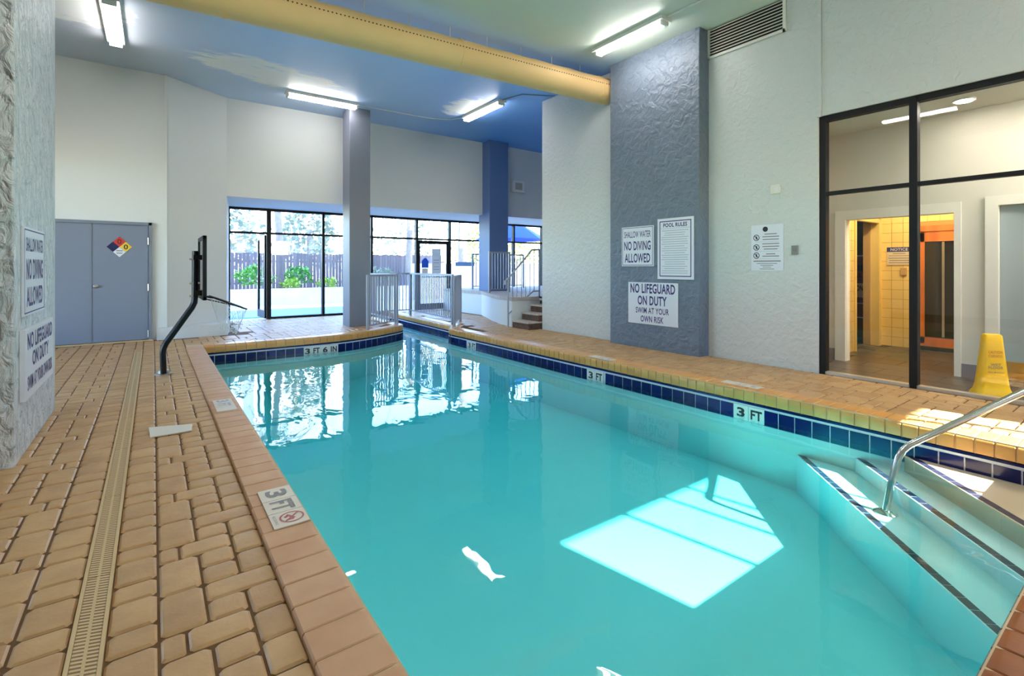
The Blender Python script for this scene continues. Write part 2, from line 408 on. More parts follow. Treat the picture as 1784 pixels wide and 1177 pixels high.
struct('ceiling', MB().box((-4.2, -3.2, ZCEIL), (12.2, 13.8, ZCEIL + 0.2)), 'ceiling_tones', 'high ceiling in pale blue with soft white patches')
struct('wall_back_left', MB().prism([(-4.2, 10.96), (0.18, 10.955), (1.22, 11.66), (1.46, 13.55), (1.46, 13.75), (-4.2, 13.75)], -0.01, ZCEIL), 'wall_paint', 'plain white wall behind the grey double doors')
struct('trim_1', MB().box((0.165, 10.915, 0.21), (0.20, 10.965, ZCEIL)), 'wall_paint', 'thin white vertical corner bead on the back wall')
struct('trim_2', MB().prism([(0.05, 10.86), (1.16, 10.93), (1.28, 11.7), (0.18, 10.97)], -0.01, 0.21), 'stucco_white', 'low rough white plinth at the foot of the back wall')
struct('wall_back', MB().box((1.20, 11.66, 2.76), (12.2, 13.75, ZCEIL)), 'wall_paint', 'white upper wall and soffit above the far glazing')
struct('wall_right', MB().box((6.62, 2.70, -0.01), (6.80, 8.03, ZCEIL)), 'stucco_white', 'white trowelled stucco wall beside the dark grey column')
struct('wall_right_upper', MB().box((6.62, -3.2, 3.15), (6.80, 2.70, ZCEIL)), 'stucco_white', 'white trowelled stucco wall above the black framed glazing')
struct('trim_3', MB().box((6.60, 2.66, 3.14), (6.63, 2.71, ZCEIL)), 'stucco_white', 'raised vertical stucco edge above the corner of the glazing')
struct('wall_far_right', MB().box((12.0, 3.3, -0.01), (12.2, 13.75, ZCEIL)), 'wall_paint')
struct('wall_hall_back', MB().box((6.80, 4.40, -0.01), (12.2, 4.52, ZCEIL)), 'wall_paint')
# back wall behind the photographer, with its strip window
wb = MB()
for a, b in (((-4.2, -3.2, -0.01), (3.69, -3.0, ZCEIL)), ((3.69, -3.2, -0.01), (6.62, -3.0, 1.99)), ((3.69, -3.2, 2.77), (6.62, -3.0, ZCEIL)), ((6.62, -3.2, -0.01), (12.2, -3.0, ZCEIL))): wb.box(a, b)
struct('wall_front', wb, 'wall_paint', 'white wall behind the viewer with a high strip window')
w1 = tag(thing('window_1', (5.15, -3.1, 1.99), 'high strip window behind the viewer', 'window'), kind='structure')
for x in (4.46, 5.0, 5.36, 6.28): MB().box((x - 0.02, -3.14, 1.99), (x + 0.02, -3.06, 2.77)).build('mullion', 'frame_dark', w1)
MB().box((3.69, -3.105, 1.99), (6.62, -3.095, 2.77)).build('pane', 'glass_clear', w1)
# left wall with an unseen tall window added for fill daylight
wl = MB()
wl.box((-4.2, -3.2, -0.01), (-4.0, 10.95, 0.4)).box((-4.2, -3.2, 3.4), (-4.0, 10.95, ZCEIL))
for y0, y1 in ((-3.2, 5.6), (9.8, 10.95)): wl.box((-4.2, y0, 0.4), (-4.0, y1, 3.4))
struct('wall_left', wl, 'wall_paint', 'white left wall with a fill window added behind the pillar')
w = tag(thing('fill_window', (-4.1, 7.7, 0.4), 'tall window added in the left wall for fill daylight, hidden behind the pillar', 'window'), kind='structure')
MB().box((-4.105, 5.6, 0.4), (-4.095, 9.8, 3.4)).build('pane', 'glass_clear', w)
for y in (5.6, 6.98, 8.36, 9.74): MB().box((-4.14, y, 0.4), (-4.06, y + 0.06, 3.4)).build('mullion', 'frame_dark', w)
# unseen storeys above, shaped so that the terrace outside lies in shade
struct('wall_shading_storeys', MB().box((-12.0, -3.2, ZCEIL + 0.2), (11.0, 13.8, 14.0)).box((11.0, -3.2, ZCEIL + 0.2), (24.0, 13.8, 7.5)), 'wall_paint', 'unseen upper storeys above the pool room, shaped to shade the terrace')

# ------------------------------------------------------------------ far glazing onto the outdoor pool
YG = 13.62
gz = tag(thing('window_3', (6.5, YG, 0), 'dark framed glass wall at the far end looking out to the outdoor pool', 'window'), kind='structure')
posts = [1.46, 2.34, 3.66, 4.98, 6.36, 7.48, 8.68, 9.95, 11.2, 12.0]
for x in posts:
    wdt = 0.05 if x in (2.34,) else 0.032
    MB().box((x - wdt, YG - 0.06, -0.01), (x + wdt, YG + 0.06, 2.76)).build('mullion', 'frame_dark', gz)
for x0, x1 in zip(posts[:-1], posts[1:]):
    MB().box((x0, YG - 0.05, 2.70), (x1, YG + 0.05, 2.77)).build('head_rail', 'frame_dark', gz)
    MB().box((x0, YG - 0.05, 2.12), (x1, YG + 0.05, 2.17)).build('transom', 'frame_dark', gz)
    MB().box((x0 + 0.03, YG - 0.006, 2.17), (x1 - 0.03, YG + 0.006, 2.70)).build('pane', 'glass_clear', gz)
    if x0 == 1.46: continue
    if x0 != 6.36:
        MB().box((x0 + 0.03, YG - 0.006, 0.05), (x1 - 0.03, YG + 0.006, 2.12)).build('pane', 'glass_clear', gz)
        if not 4.5 < x0 < 5.2: MB().box((x0, YG - 0.04, -0.01), (x1, YG + 0.04, 0.05)).build('sill', 'frame_dark', gz)
def glass_door(name, hinge, end, label):
    h = Vector((*hinge, 0)); e = Vector((*end, 0)); r = (e - h); L = r.length; r.normalize(); u = Vector((0, 0, 1)); n = r.cross(u)
    t = thing(name, h, label, 'door'); t['kind'] = 'structure'
    fr = 0.07
    for a, b, nm in (((0, 0.01, -0.025), (fr, 2.1, 0.025), 'stile'), ((L - fr, 0.01, -0.025), (L, 2.1, 0.025), 'stile'), ((fr, 2.0, -0.025), (L - fr, 2.1, 0.025), 'top_rail'), ((fr, 0.01, -0.025), (L - fr, 0.2, 0.025), 'bottom_rail')):
        MB().obox(h, r, u, n, a, b).build(nm, 'frame_dark', t)
    MB().obox(h, r, u, n, (fr, 0.2, -0.005), (L - fr, 2.0, 0.005)).build('pane', 'glass_clear', t)
    MB().obox(h, r, u, n, (L * 0.1, 0.98, 0.03), (L * 0.9, 1.02, 0.06)).build('push_bar', 'dull_metal', t)
    return t
glass_door('door_1', (2.28, 13.66), (2.24, 14.45), 'open glass door leaf at the left of the far glazing')
d2 = glass_door('door_2', (6.40, YG), (7.44, YG), 'closed glass door with posters in the middle of the far glazing')
po = MB().box((6.86, YG - 0.040, 1.10), (7.16, YG - 0.034, 1.86)).build('poster', 'poster_paper', label='white paper poster taped to the closed glass door', cat='poster')
MB().box((6.94, YG - 0.043, 1.62), (7.08, YG - 0.040, 1.74)).build('picture', 'sign_white', po)
for z in (1.5, 1.42, 1.3, 1.22): MB().box((6.92, YG - 0.043, z), (7.10, YG - 0.040, z + 0.02)).build('print_line', 'faint_ink', po)
pb = MB(); pb.prism([(0, 0), (0.22, 0), (0.22, 0.20), (0.17, 0.27), (0.11, 0.30), (0.05, 0.27), (0, 0.20)], 0, 0.006)
pb.v = [(6.52 + x, YG - 0.036 - z, 1.28 + y) for x, y, z in pb.v]
pbo = pb.build('poster', 'poster_blue', label='bright blue domed sticker on the closed glass door', cat='poster')
MB().box((6.53, YG - 0.041, 1.06), (6.72, YG - 0.034, 1.26)).build('poster', 'tile_cream', label='pinkish notice below the blue sticker on the glass door', cat='poster')
bs = MB().box((7.68, YG - 0.03, 1.33), (8.38, YG - 0.02, 1.46)).build('window_sign', 'poster_pale', label='long pale blue sign stuck on the glass right of the door', cat='sign')

# ------------------------------------------------------------------ columns
def column(mb, m, label): return mb.build('column', m, label=label, cat='column', bevel=0.012)
column(MB().box((6.38, 4.18, -0.01), (6.70, 5.90, ZCEIL)), 'stucco_grey', 'broad dark grey stucco column carrying the pool rule signs')
column(MB().box((-1.70, 4.49, -0.01), (-0.73, 6.14, ZCEIL)), 'stucco_pillar', 'thick light grey stucco pillar at the left edge of the picture')
column(MB().box((3.44, 10.72, -0.01), (3.90, 11.2, ZCEIL)), 'column_paint', 'slim grey column standing left of the pool channel rails')
column(MB().box((7.45, 11.3, 0.64), (8.08, 11.85, ZCEIL)), 'column_blue_light', 'slim grey column on the raised platform, blue daylight put into its colour')

# ------------------------------------------------------------------ swimming pool
pool = thing('swimming_pool', (2.8, 4.9, ZF), 'indoor swimming pool with brick coping, navy waterline tiles and corner steps', 'pool', kind='structure')
def basin():
    mb = MB(); n = len(POOL)
    po_ = offset(POOL, 0.012)
    mb.add([(p[0], p[1], -0.06) for p in po_] + [(p[0], p[1], ZF) for p in po_], [(i, (i + 1) % n, n + (i + 1) % n, n + i) for i in range(n)])
    tri = tessellate_polygon([[Vector((p[0], p[1], 0)) for p in po_]])
    mb.add([(p[0], p[1], ZF) for p in po_], [tuple(t) for t in tri])
    ob = mb.build('basin', 'plaster', pool)
    # faces look into the pool
    bm = bmesh.new(); bm.from_mesh(ob.data)
    for f in bm.faces:
        c = f.calc_center_median(); 
        if abs(f.normal.z) > 0.5:
            if f.normal.z < 0: f.normal_flip()
        else:
            w = c + WLOC[ob.name] + f.normal * 0.1
            if not inside((w.x, w.y), POOL): f.normal_flip()
    bm.to_mesh(ob.data); bm.free()
basin()
CX, CY = 5.0, 0.40
def step(c, ztop, m, nm):
    return MB().prism([(c + CY, CY), (CX, CY), (CX, CX - c)], ZF, ztop).build('step', m, pool)
STEPS = ((2.77, -0.50, 'plaster'), (3.26, -0.38, 'plaster'), (3.61, -0.248, 'beach_plaster'))
for c, z, m in STEPS:
    st = step(c, z, m, 'step')
    a = Vector((c + CY, CY, z)); b = Vector((CX, CX - c, z)); L = (b - a).length; r = (b - a) / L; nn = Vector((r.y, -r.x, 0))
    k = int(L / 0.1); nm = None
    for i in range(k):
        t0 = L * i / k + 0.003; t1 = L * (i + 1) / k - 0.003
        MB().obox(a, r, nn, (0, 0, 1), (t0, 0.012, -0.005), (t1, 0.062, 0.002)).build('nosing_tile', 'navy_nosing', st)
# coping bricks
def cope_mesh(Lb, key, cache={}):
    if key in cache: return cache[key]
    prof = [(0.012, -0.105), (0.0, -0.098), (-0.006, -0.02), (-0.002, 0.004), (0.012, 0.019), (0.035, ZC), (CW - 0.006, ZC), (CW, ZC - 0.008), (CW, -0.03), (0.05, -0.105)]
    h = Lb / 2 - 0.004; mb = MB(); n = len(prof); e = 0.004
    vs = [(-h, p[0] + (e if i < 6 else 0), p[1] - (e if 3 < i < 8 else 0)) for i, p in enumerate(prof)] + [(-h + e, p[0], p[1]) for p in prof] + [(h - e, p[0], p[1]) for p in prof] + [(h, p[0] + (e if i < 6 else 0), p[1] - (e if 3 < i < 8 else 0)) for i, p in enumerate(prof)]
    fs = []
    for k in range(3):
        for i in range(n): fs.append((k * n + i, k * n + (i + 1) % n, (k + 1) * n + (i + 1) % n, (k + 1) * n + i))
    fs += [tuple(range(n))[::-1], tuple(3 * n + i for i in range(n))]
    me = mb.add(vs, fs).mesh('coping_brick')
    bm = bmesh.new(); bm.from_mesh(me); bmesh.ops.recalc_face_normals(bm, faces=bm.faces); bm.to_mesh(me); bm.free(); sm(me, 35)
    cache[key] = me; return me
def path_len(p): return sum((Vector(b) - Vector(a)).length for a, b in zip(p[:-1], p[1:]))
def walk(p, t):
    for a, b in zip(p[:-1], p[1:]):
        a = Vector(a); b = Vector(b); L = (b - a).length
        if t <= L or (b - Vector(p[-1])).length < 1e-9: return a + (b - a) * (t / L), (b - a).normalized()
        t -= L
def lay_coping(path, pitch, m, t0=0.0, t1=None):
    L = path_len(path); t1 = L if t1 is None else t1; n = max(1, round((t1 - t0) / pitch)); w = (t1 - t0) / n
    for i in range(n):
        p, d = walk(path, t0 + (i + 0.5) * w)
        key = (m, round(w, 3)); me = cope_mesh(w, key)
        ob = link('coping_brick', me, m, (p.x, p.y, 0), pool)
        ob.rotation_euler = (0, 0, math.atan2(-d.y, -d.x))          # outward normal becomes local +y
lay_coping(P_left, 0.158, 'coping_brick')
lay_coping(P_right, 0.112, 'coping_tile')
lay_coping(P_near, 0.15, 'coping_red')
lay_coping(P_tipR, 0.11, 'coping_tile'); lay_coping(P_chR, 0.13, 'coping_tile'); lay_coping(P_chL, 0.16, 'coping_tile')
lay_coping(P_tipL, 0.11, 'coping_tile'); lay_coping(P_curve, 0.125, 'coping_tile'); lay_coping(P_farL, 0.15, 'coping_tile')
# grout bed under the coping joints
def ring(d0, d1, z0, z1):
    a = offset(POOL, d0); b = offset(POOL, d1); n = len(a)
    vs = [(*p, z0) for p in a] + [(*p, z1) for p in a] + [(*p, z1) for p in b] + [(*p, z0) for p in b]; fs = []
    for k in range(4):
        k2 = (k + 1) % 4
        for i in range(n): fs.append((k * n + i, k * n + (i + 1) % n, k2 * n + (i + 1) % n, k2 * n + i))
    return MB().add(vs, fs)
ring(0.006, CW - 0.008, -0.10, ZC - 0.006).build('coping_mortar', 'grout', pool)
# waterline tiles (only on the sides that face the viewer's half of the room)
def tile_band(path, pitch, skip=()):
    L = path_len(path); n = round(L / pitch); w = L / n
    key = round(w, 3)
    if key not in TB: TB[key] = MB().box((-w / 2 + 0.005, -0.004, -0.302), (w / 2 - 0.005, 0.012, -0.150)).mesh('waterline_tile')
    mb = MB()
    for i in range(n):
        p, d = walk(path, (i + 0.5) * w)
        out = Vector((d.y, -d.x, 0))
        mb.obox((p.x, p.y, 0), (d.x, d.y, 0), out, (0, 0, 1), (-w / 2, 0.001, -0.31), (w / 2, 0.02, -0.128))
        if any(a <= p.x <= b and c <= p.y <= e for a, b, c, e in skip): continue
        ob = link('waterline_tile', TB[key], 'tile_blue', (p.x, p.y, 0), pool); ob.rotation_euler = (0, 0, math.atan2(-d.y, -d.x))
    mb.build('tile_grout', 'tile_grout', pool)
    tr = MB()
    for i in range(max(2, n // 2)):
        p, d = walk(path, (i + 0.5) * L / max(2, n // 2)); q = L / max(2, n // 2)
        out = Vector((d.y, -d.x, 0)); tr.obox((p.x, p.y, 0), (d.x, d.y, 0), out, (0, 0, 1), (-q / 2, -0.001, -0.127), (q / 2, 0.02, -0.105))
    tr.build('tile_trim', 'tile_blue', pool)
TB = {}
RM = ((2.535, 2.865), (4.74, 5.06), (8.05, 8.36))
tile_band(P_right, 0.155, [(4.9, 5.1, a - 0.03, b + 0.03) for a, b in RM])
tile_band(P_tipR, 0.13); tile_band(P_chR, 0.16); tile_band(P_tipL, 0.13); tile_band(P_curve, 0.155, [(2.18, 2.80, 9.3, 9.6)]); tile_band(P_farL, 0.152, [(2.18, 2.80, 9.3, 9.6)])

# water
wp = offset(POOL, -0.004)
water = MB().prism(wp, ZF - 0.004, ZW).build('pool_water', 'water', label='still turquoise water filling the indoor pool', cat='water', kind='stuff')

# depth markers
def marker(name, o, r, u, w, h, label, chars, m='tile_white', ink='black_ink'):
    o = Vector(o); r = Vector(r); u = Vector(u); n = r.cross(u)
    t = thing(name, o, label, 'depth marker')
    k = len(chars)
    for i, ch in enumerate(chars):
        a = -w / 2 + w * i / k; b = -w / 2 + w * (i + 1) / k
        MB().obox(o, r, u, n, (a + 0.002, -h / 2, 0), (b - 0.002, h / 2, 0.006)).build('tile', m, t)
        if ch:
            asp = 0.34 * len(ch) if len(ch) > 1 else 0.38
            text(ch, o + r * (a + b) / 2 + n * 0.0075, r, u, min((b - a) * 0.72, h * asp * 1.5), h * 0.66, ink, t, 0.035)
    return t
for (a, b), lab in zip(RM, ('nearest white 3 FT marker tile set in the right waterline', 'middle white 3 FT marker tile in the right waterline', 'farthest white depth marker tile in the right waterline')):
    marker('depth_marker', (4.998, (a + b) / 2, -0.222), (0, -1, 0), (0, 0, 1), b - a, 0.15, lab, ('3', 'FT'))
marker('depth_marker', (2.49, 9.405, -0.222), (1, 0, 0), (0, 0, 1), 0.62, 0.15, 'white 3 FT 6 IN marker tile in the far waterline', ('3', 'FT', '6', 'IN'))
cm_ = marker('depth_marker', (0.556, 2.85, ZC + 0.001), (0, -1, 0), (1, 0, 0), 0.49, 0.165, 'cream 3 FT tile with red no diving symbol on the near left coping', ('3', 'FT', ''), 'tile_cream', 'grey_ink')
o = Vector((0.57, 2.69, ZC + 0.0085))
MB().add([(o.x + rr * math.cos(2 * math.pi * j / 32), o.y + rr * math.sin(2 * math.pi * j / 32), o.z) for rr in (0.058, 0.049) for j in range(32)], [(j, (j + 1) % 32, 32 + (j + 1) % 32, 32 + j) for j in range(32)]).build('no_diving_ring', 'red_ink', cm_)
MB().obox(o, (0.707, 0.707, 0), (-0.707, 0.707, 0), (0, 0, 1), (-0.05, -0.004, -0.001), (0.05, 0.004, 0.0005)).build('no_diving_bar', 'red_ink', cm_)
fg = MB(); fg.obox(o, (0.5, -0.866, 0), (0.866, 0.5, 0), (0, 0, 1), (-0.035, -0.006, -0.001), (0.02, 0.006, 0.0003)); fg.obox(o, (1, 0, 0), (0, 1, 0), (0, 0, 1), (-0.03, -0.028, -0.001), (0.005, -0.019, 0.0003)); fg.lathe((o.x - 0.026, o.y + 0.012, o.z - 0.001), [(0.009, 0), (0.009, 0.0012)], 12)
fg.build('diver_figure', 'red_ink', cm_)
text('NO DIVING', (0.493, 2.69, ZC + 0.0085), (0, -1, 0), (1, 0, 0), 0.10, 0.014, 'grey_ink', cm_)
cm2 = marker('depth_marker', (0.53, 5.24, ZC + 0.001), (0, -1, 0), (1, 0, 0), 0.45, 0.155, 'worn pale tile marker on the left coping farther along the pool', ('3', 'FT', ''), 'tile_cream', 'faint_ink')
marker('depth_marker', (5.15, 2.86, ZC + 0.001), (0, 1, 0), (-1, 0, 0), 0.42, 0.13, 'faded pale marker on top of the right coping near the glazing', ('3', 'FT', ''), 'tile_cream', 'faint_ink')
marker('depth_marker', (5.08, 4.85, ZC + 0.001), (0, 1, 0), (-1, 0, 0), 0.42, 0.13, 'faded pale marker on the right coping below the grey column', ('3', 'FT', ''), 'tile_cream', 'faint_ink')
marker('depth_marker', (5.415, 11.2, -0.222), Vector((-0.042, -0.999, 0)).normalized(), (0, 0, 1), 0.62, 0.15, 'white depth marker tile under the channel railing', ('3', 'FT'))

# ------------------------------------------------------------------ pavers
PAV = []
def pv(x0, y0, x1, y1):
    c = ((x0 + x1) / 2, (y0 + y1) / 2)
    for p in ((x0 + .01, y0 + .01), (x1 - .01, y0 + .01), (x1 - .01, y1 - .01), (x0 + .01, y1 - .01), c):
        if inside(p, COPE_OUT): return
        if p[1] > 10.85 and p[0] < 1.28: return
    if all(-1.70 < x < -0.73 and 4.49 < y < 6.14 for x in (x0, x1) for y in (y0, y1)): return
    PAV.append((x0, y0, x1, y1))
def cols(xs, ya, yb, lens):
    for x0, x1 in zip(xs[:-1], xs[1:]):
        y = ya + random.uniform(0, 0.1)
        while y < yb:
            l = random.choice(lens); pv(x0, y, x1, min(y + l, yb)); y += l
UN = 0.0682
def packed(xa, ya, nx, ny, u=UN, sizes=((2, 2), (3, 2), (1, 2), (2, 1), (3, 1), (2, 3))):
    g = [[0] * nx for _ in range(ny)]
    for j in range(ny):
        for i in range(nx):
            if g[j][i]: continue
            opts = [s for s in sizes if i + s[0] <= nx and j + s[1] <= ny and all(not g[j + b][i + a] for a in range(s[0]) for b in range(s[1]))]
            w, h = random.choice(opts) if opts else (1, 1)
            for a in range(w):
                for b in range(h): g[j + b][i + a] = 1
            pv(xa + i * u, ya + j * u, xa + (i + w) * u, ya + (j + h) * u)
DX0, DX1 = -0.235, -0.135
def alt(x0, x1, ya, yb, l1=0.20, l2=0.133):
    y = ya; i = 0
    while y < yb:
        l = (l1, l2)[i % 2] + random.uniform(-0.008, 0.008); pv(x0, y, x1, min(y + l, yb)); y += l; i += 1
H5 = 0.133
MOD = ((0, .08, 0, 1), (.08, .285, 0, 1), (0, .15, 1, 3), (0, .15, 3, 5), (.15, .285, 1, 2), (.15, .41, 2, 3), (.15, .285, 3, 4), (.15, .285, 4, 5), (.285, .41, 3, 4.33), (.285, .41, 4.33, 5.67), (.285, .41, 5.67, 7))
def modules(x0, sgn, ya, n, sc=1.0):
    for k in range(n):
        for a, b, r0, r1 in MOD:
            xa, xb = sorted((x0 + sgn * a * sc, x0 + sgn * b * sc)); y0 = ya + (5 * k + r0) * H5; y1 = ya + (5 * k + r1) * H5
            if y1 < 10.86: pv(xa, y0, xb, y1)
alt(-0.135, 0.016, 0.93, 10.85)
modules(0.016, 1, 0.66, 17)
alt(-0.395, -0.235, 1.05, 10.85); alt(-0.235, -0.135, 9.365, 10.85)
modules(-0.395, -1, 0.95, 16)
alt(-0.965, -0.805, 1.1, 10.85)
modules(-0.965, -1, 1.3, 16)
alt(-1.535, -1.375, 4.4, 10.85)
packed(-2.83, 6.4, 15, 51, 0.0863, ((3, 2), (2, 2), (3, 3), (4, 2)))
# right-hand deck strip, channel surrounds and far terrace: larger courses
packed(5.245, 0.05, 12, 74, 0.1125, ((2, 1), (2, 2), (3, 2), (1, 2), (2, 1)))
packed(0.428, 9.645, 35, 33, 0.12, ((2, 1), (2, 2), (3, 2), (1, 2)))
packed(5.52, 8.40, 13, 43, 0.12, ((2, 1), (2, 2), (3, 2), (1, 2)))
def paver_geo(w, l):
    b = 0.012; cc = min(w, l) * 0.09; rings = []
    for ins, z, c in ((0.004, -0.03, cc), (0.0045, -0.009, cc), (0.012, -0.0012, cc * 1.1), (0.022, 0.0, cc)):
        x = w / 2 - ins; y = l / 2 - ins
        rings.append([(x, -y + c, z), (x, y - c, z), (x - c, y, z), (-x + c, y, z), (-x, y - c, z), (-x, -y + c, z), (-x + c, -y, z), (x - c, -y, z)])
    vs = [v for r in rings for v in r]; fs = []
    for k in range(3):
        for j in range(8): fs.append((k * 8 + j, k * 8 + (j + 1) % 8, (k + 1) * 8 + (j + 1) % 8, (k + 1) * 8 + j))
    fs.append(tuple(24 + j for j in range(8)))
    return vs, fs
def size_in_view(p):
    q = [proj(x, y, 0) for x in (p[0], p[2]) for y in (p[1], p[3])]
    if not any(0 <= a[0] <= 1784 and 0 <= a[1] <= 1177 for a in q): return 0
    if min(a[2] for a in q) < 0.1: return 0
    return (max(a[0] for a in q) - min(a[0] for a in q)) * (max(a[1] for a in q) - min(a[1] for a in q))
def hidden_by_pillar(p):
    x, y, d = proj((p[0] + p[2]) / 2, (p[1] + p[3]) / 2, 0)
    return x < 96 and y < 712
seen = sorted([(size_in_view(p), p) for p in PAV if not hidden_by_pillar(p)], key=lambda t: -t[0])
ok = [p for s_, p in seen if s_ > 0]
PM = {}
for p in ok[:295]:
    w = round(p[2] - p[0], 3); l = round(p[3] - p[1], 3)
    if (w, l) not in PM:
        me = MB().add(*paver_geo(w, l)).mesh('paver'); sm(me, 30); PM[(w, l)] = me
    ob = link('paver', PM[(w, l)], 'paver', ((p[0] + p[2]) / 2, (p[1] + p[3]) / 2, random.uniform(-0.002, 0.0015)), floor)
    ob.rotation_euler = (random.uniform(-.004, .004), random.uniform(-.004, .004), random.uniform(-.006, .006))
rest = MB(); okset = set(ok[:295])
for p in PAV:
    if p in okset: continue
    vs, fs = paver_geo(p[2] - p[0], p[3] - p[1]); dz = random.uniform(-0.002, 0.001)
    rest.add([(v[0] + (p[0] + p[2]) / 2, v[1] + (p[1] + p[3]) / 2, v[2] + dz) for v in vs], fs)
ro = link('paver_field', rest.mesh('paver_field'), 'paver', (0, 0, 0), floor); sm(ro.data, 30); ro['kind'] = 'stuff'
# plain bands where no paver fits: deck behind the camera
struct('floor_near', MB().box((-4.0, -3.0, -0.02), (6.62, 0.02, -0.002)), 'paver', 'tan deck behind the viewer')

# trench drain
dr = thing('trench_drain', ((DX0 + DX1) / 2, 5.2, 0), 'long tan slotted trench drain running along the left deck', 'drain')
MB().box((DX0, 0.9, -0.03), (DX0 + 0.013, 9.75, 0.003)).build('edge_strip', 'drain_tan', dr)
MB().box((DX1 - 0.013, 0.9, -0.03), (DX1, 9.75, 0.003)).build('edge_strip', 'drain_tan', dr)
y = 0.9
while y < 9.3:
    g = MB().box((DX0 + 0.014, y + 0.002, -0.02), (DX1 - 0.014, min(y + 0.898, 9.36), 0.0)).build('grate', 'grate', dr)
    MB().box(((DX0 + DX1) / 2 - 0.005, y + 0.002, -0.001), ((DX0 + DX1) / 2 + 0.005, min(y + 0.898, 9.36), 0.002)).build('rib', 'drain_tan', g)
    y += 0.9
MB().add([(-0.03, 4.93, 0.001), (-0.02, 4.65, 0.001), (0.245, 4.65, 0.001), (0.26, 4.83, 0.001), (-0.03, 4.93, 0.012), (-0.02, 4.65, 0.012), (0.245, 4.65, 0.012), (0.26, 4.83, 0.012)],
         [(0, 1, 2, 3), (4, 5, 6, 7), (0, 1, 5, 4), (1, 2, 6, 5), (2, 3, 7, 6), (3, 0, 4, 7)]).build('skimmer_cover', 'plastic_white', label='plain cream rectangular cover lying on the left deck', cat='cover', bevel=0.002)

# ------------------------------------------------------------------ signs
def board(name, o, r, u, w, h, label, cat='sign', m='sign_white', th=0.012):
    o = Vector(o); r = Vector(r); u = Vector(u); n = r.cross(u)
    t = thing(name, o - u * h / 2, label, cat)
    MB().obox(o, r, u, n, (-w / 2, -h / 2, 0), (w / 2, h / 2, th)).build('panel', m, t)
    return t, lambda x, y, k=0.0: o + r * x + u * y + n * (th + 0.0012 + k), n
def border(t, at, r, u, w, h, m, k=0.006):
    r = Vector(r); u = Vector(u); n = r.cross(u); mb = MB(); c = at(0, 0, -0.001)
    for a, b in (((-w / 2, h / 2 - k, 0), (w / 2, h / 2, 0.001)), ((-w / 2, -h / 2, 0), (w / 2, -h / 2 + k, 0.001)), ((-w / 2, -h / 2, 0), (-w / 2 + k, h / 2, 0.001)), ((w / 2 - k, -h / 2, 0), (w / 2, h / 2, 0.001))):
        mb.obox(c, r, u, n, a, b)
    mb.build('border', m, t)
def lines(t, at, r, u, rows, m, name='print_lines'):
    r = Vector(r); u = Vector(u); n = r.cross(u); mb = MB()
    for x, y, w, h in rows: mb.obox(at(x, y, -0.001), r, u, n, (-w / 2, -h / 2, 0), (w / 2, h / 2, 0.0008))
    mb.build(name, m, t)
def ringm(t, at, r, u, x, y, rad, m, name='symbol'):
    r = Vector(r); u = Vector(u); c = at(x, y)
    mb = MB().add([c + (r * math.cos(2 * math.pi * j / 24) + u * math.sin(2 * math.pi * j / 24)) * q for q in (rad, rad * 0.78) for j in range(24)], [(j, (j + 1) % 24, 24 + (j + 1) % 24, 24 + j) for j in range(24)])
    n = r.cross(u); d = (r - u).normalized(); e = (r + u).normalized()
    mb.obox(c, d, e, n, (-rad * .8, -rad * .1, -0.0005), (rad * .8, rad * .1, 0.0003)); mb.obox(c, r, u, n, (-rad * .2, -rad * .5, -0.0005), (rad * .25, rad * .45, 0.0002))
    mb.build(name, m, t)
RW, UW = (0, -1, 0), (0, 0, 1)
t, at, n = board('pool_sign', (6.379, 5.30, 1.637), RW, UW, 0.65, 0.645, 'square white SHALLOW WATER NO DIVING ALLOWED sign on the grey column')
border(t, at, RW, UW, 0.62, 0.615, 'purple_ink', 0.008)
text('SHALLOW WATER', at(0, 0.195), RW, UW, 0.54, 0.105, 'purple_ink', t, 0.012); text('NO DIVING', at(0, 0.01), RW, UW, 0.54, 0.15, 'purple_ink', t, 0.022); text('ALLOWED', at(0, -0.19), RW, UW, 0.52, 0.15, 'purple_ink', t, 0.022)
t, at, n = board('pool_sign', (6.379, 4.58, 1.58), RW, UW, 0.635, 0.93, 'tall white POOL RULES sign on the grey column')
border(t, at, RW, UW, 0.56, 0.85, 'purple_ink', 0.014)
text('POOL RULES', at(0, 0.36), RW, UW, 0.42, 0.062, 'purple_ink', t, 0.03)
lines(t, at, RW, UW, [(0, 0.31, 0.54, 0.005)] + [(random.uniform(-0.02, 0.0), 0.275 - i * 0.034, random.choice((0.46, 0.44, 0.36, 0.47)), 0.009) for i in range(20)], 'faint_ink')
t, at, n = board('pool_sign', (6.379, 5.008, 0.722), RW, UW, 0.955, 0.665, 'wide white NO LIFEGUARD ON DUTY sign low on the grey column')
for s_, y_, w_, h_ in (('NO LIFEGUARD', 0.235, 0.86, 0.155), ('ON DUTY', 0.045, 0.56, 0.15), ('SWIM AT YOUR', -0.115, 0.64, 0.095), ('OWN RISK', -0.25, 0.44, 0.10)): text(s_, at(0, y_), RW, UW, w_, h_, 'purple_ink', t, 0.028 if h_ > 0.105 else 0.018)
t, at, n = board('pool_sign', (6.618, 3.325, 1.56), RW, UW, 0.425, 0.61, 'small white notice with prohibition symbols on the stucco wall', th=0.006)
for y_ in (0.135, 0.005, -0.105): ringm(t, at, RW, UW, -0.14, y_, 0.042, 'black_ink')
mb = MB().lathe((0, 0, 0), [(0.035, 0), (0.035, 0.001)], 16); c0 = at(-0.02, 0.245); mb.v = [tuple(c0 + Vector(RW) * v[0] + Vector(UW) * v[1] + Vector((-1, 0, 0)) * v[2]) for v in mb.v]; mb.build('emblem', 'black_ink', t)
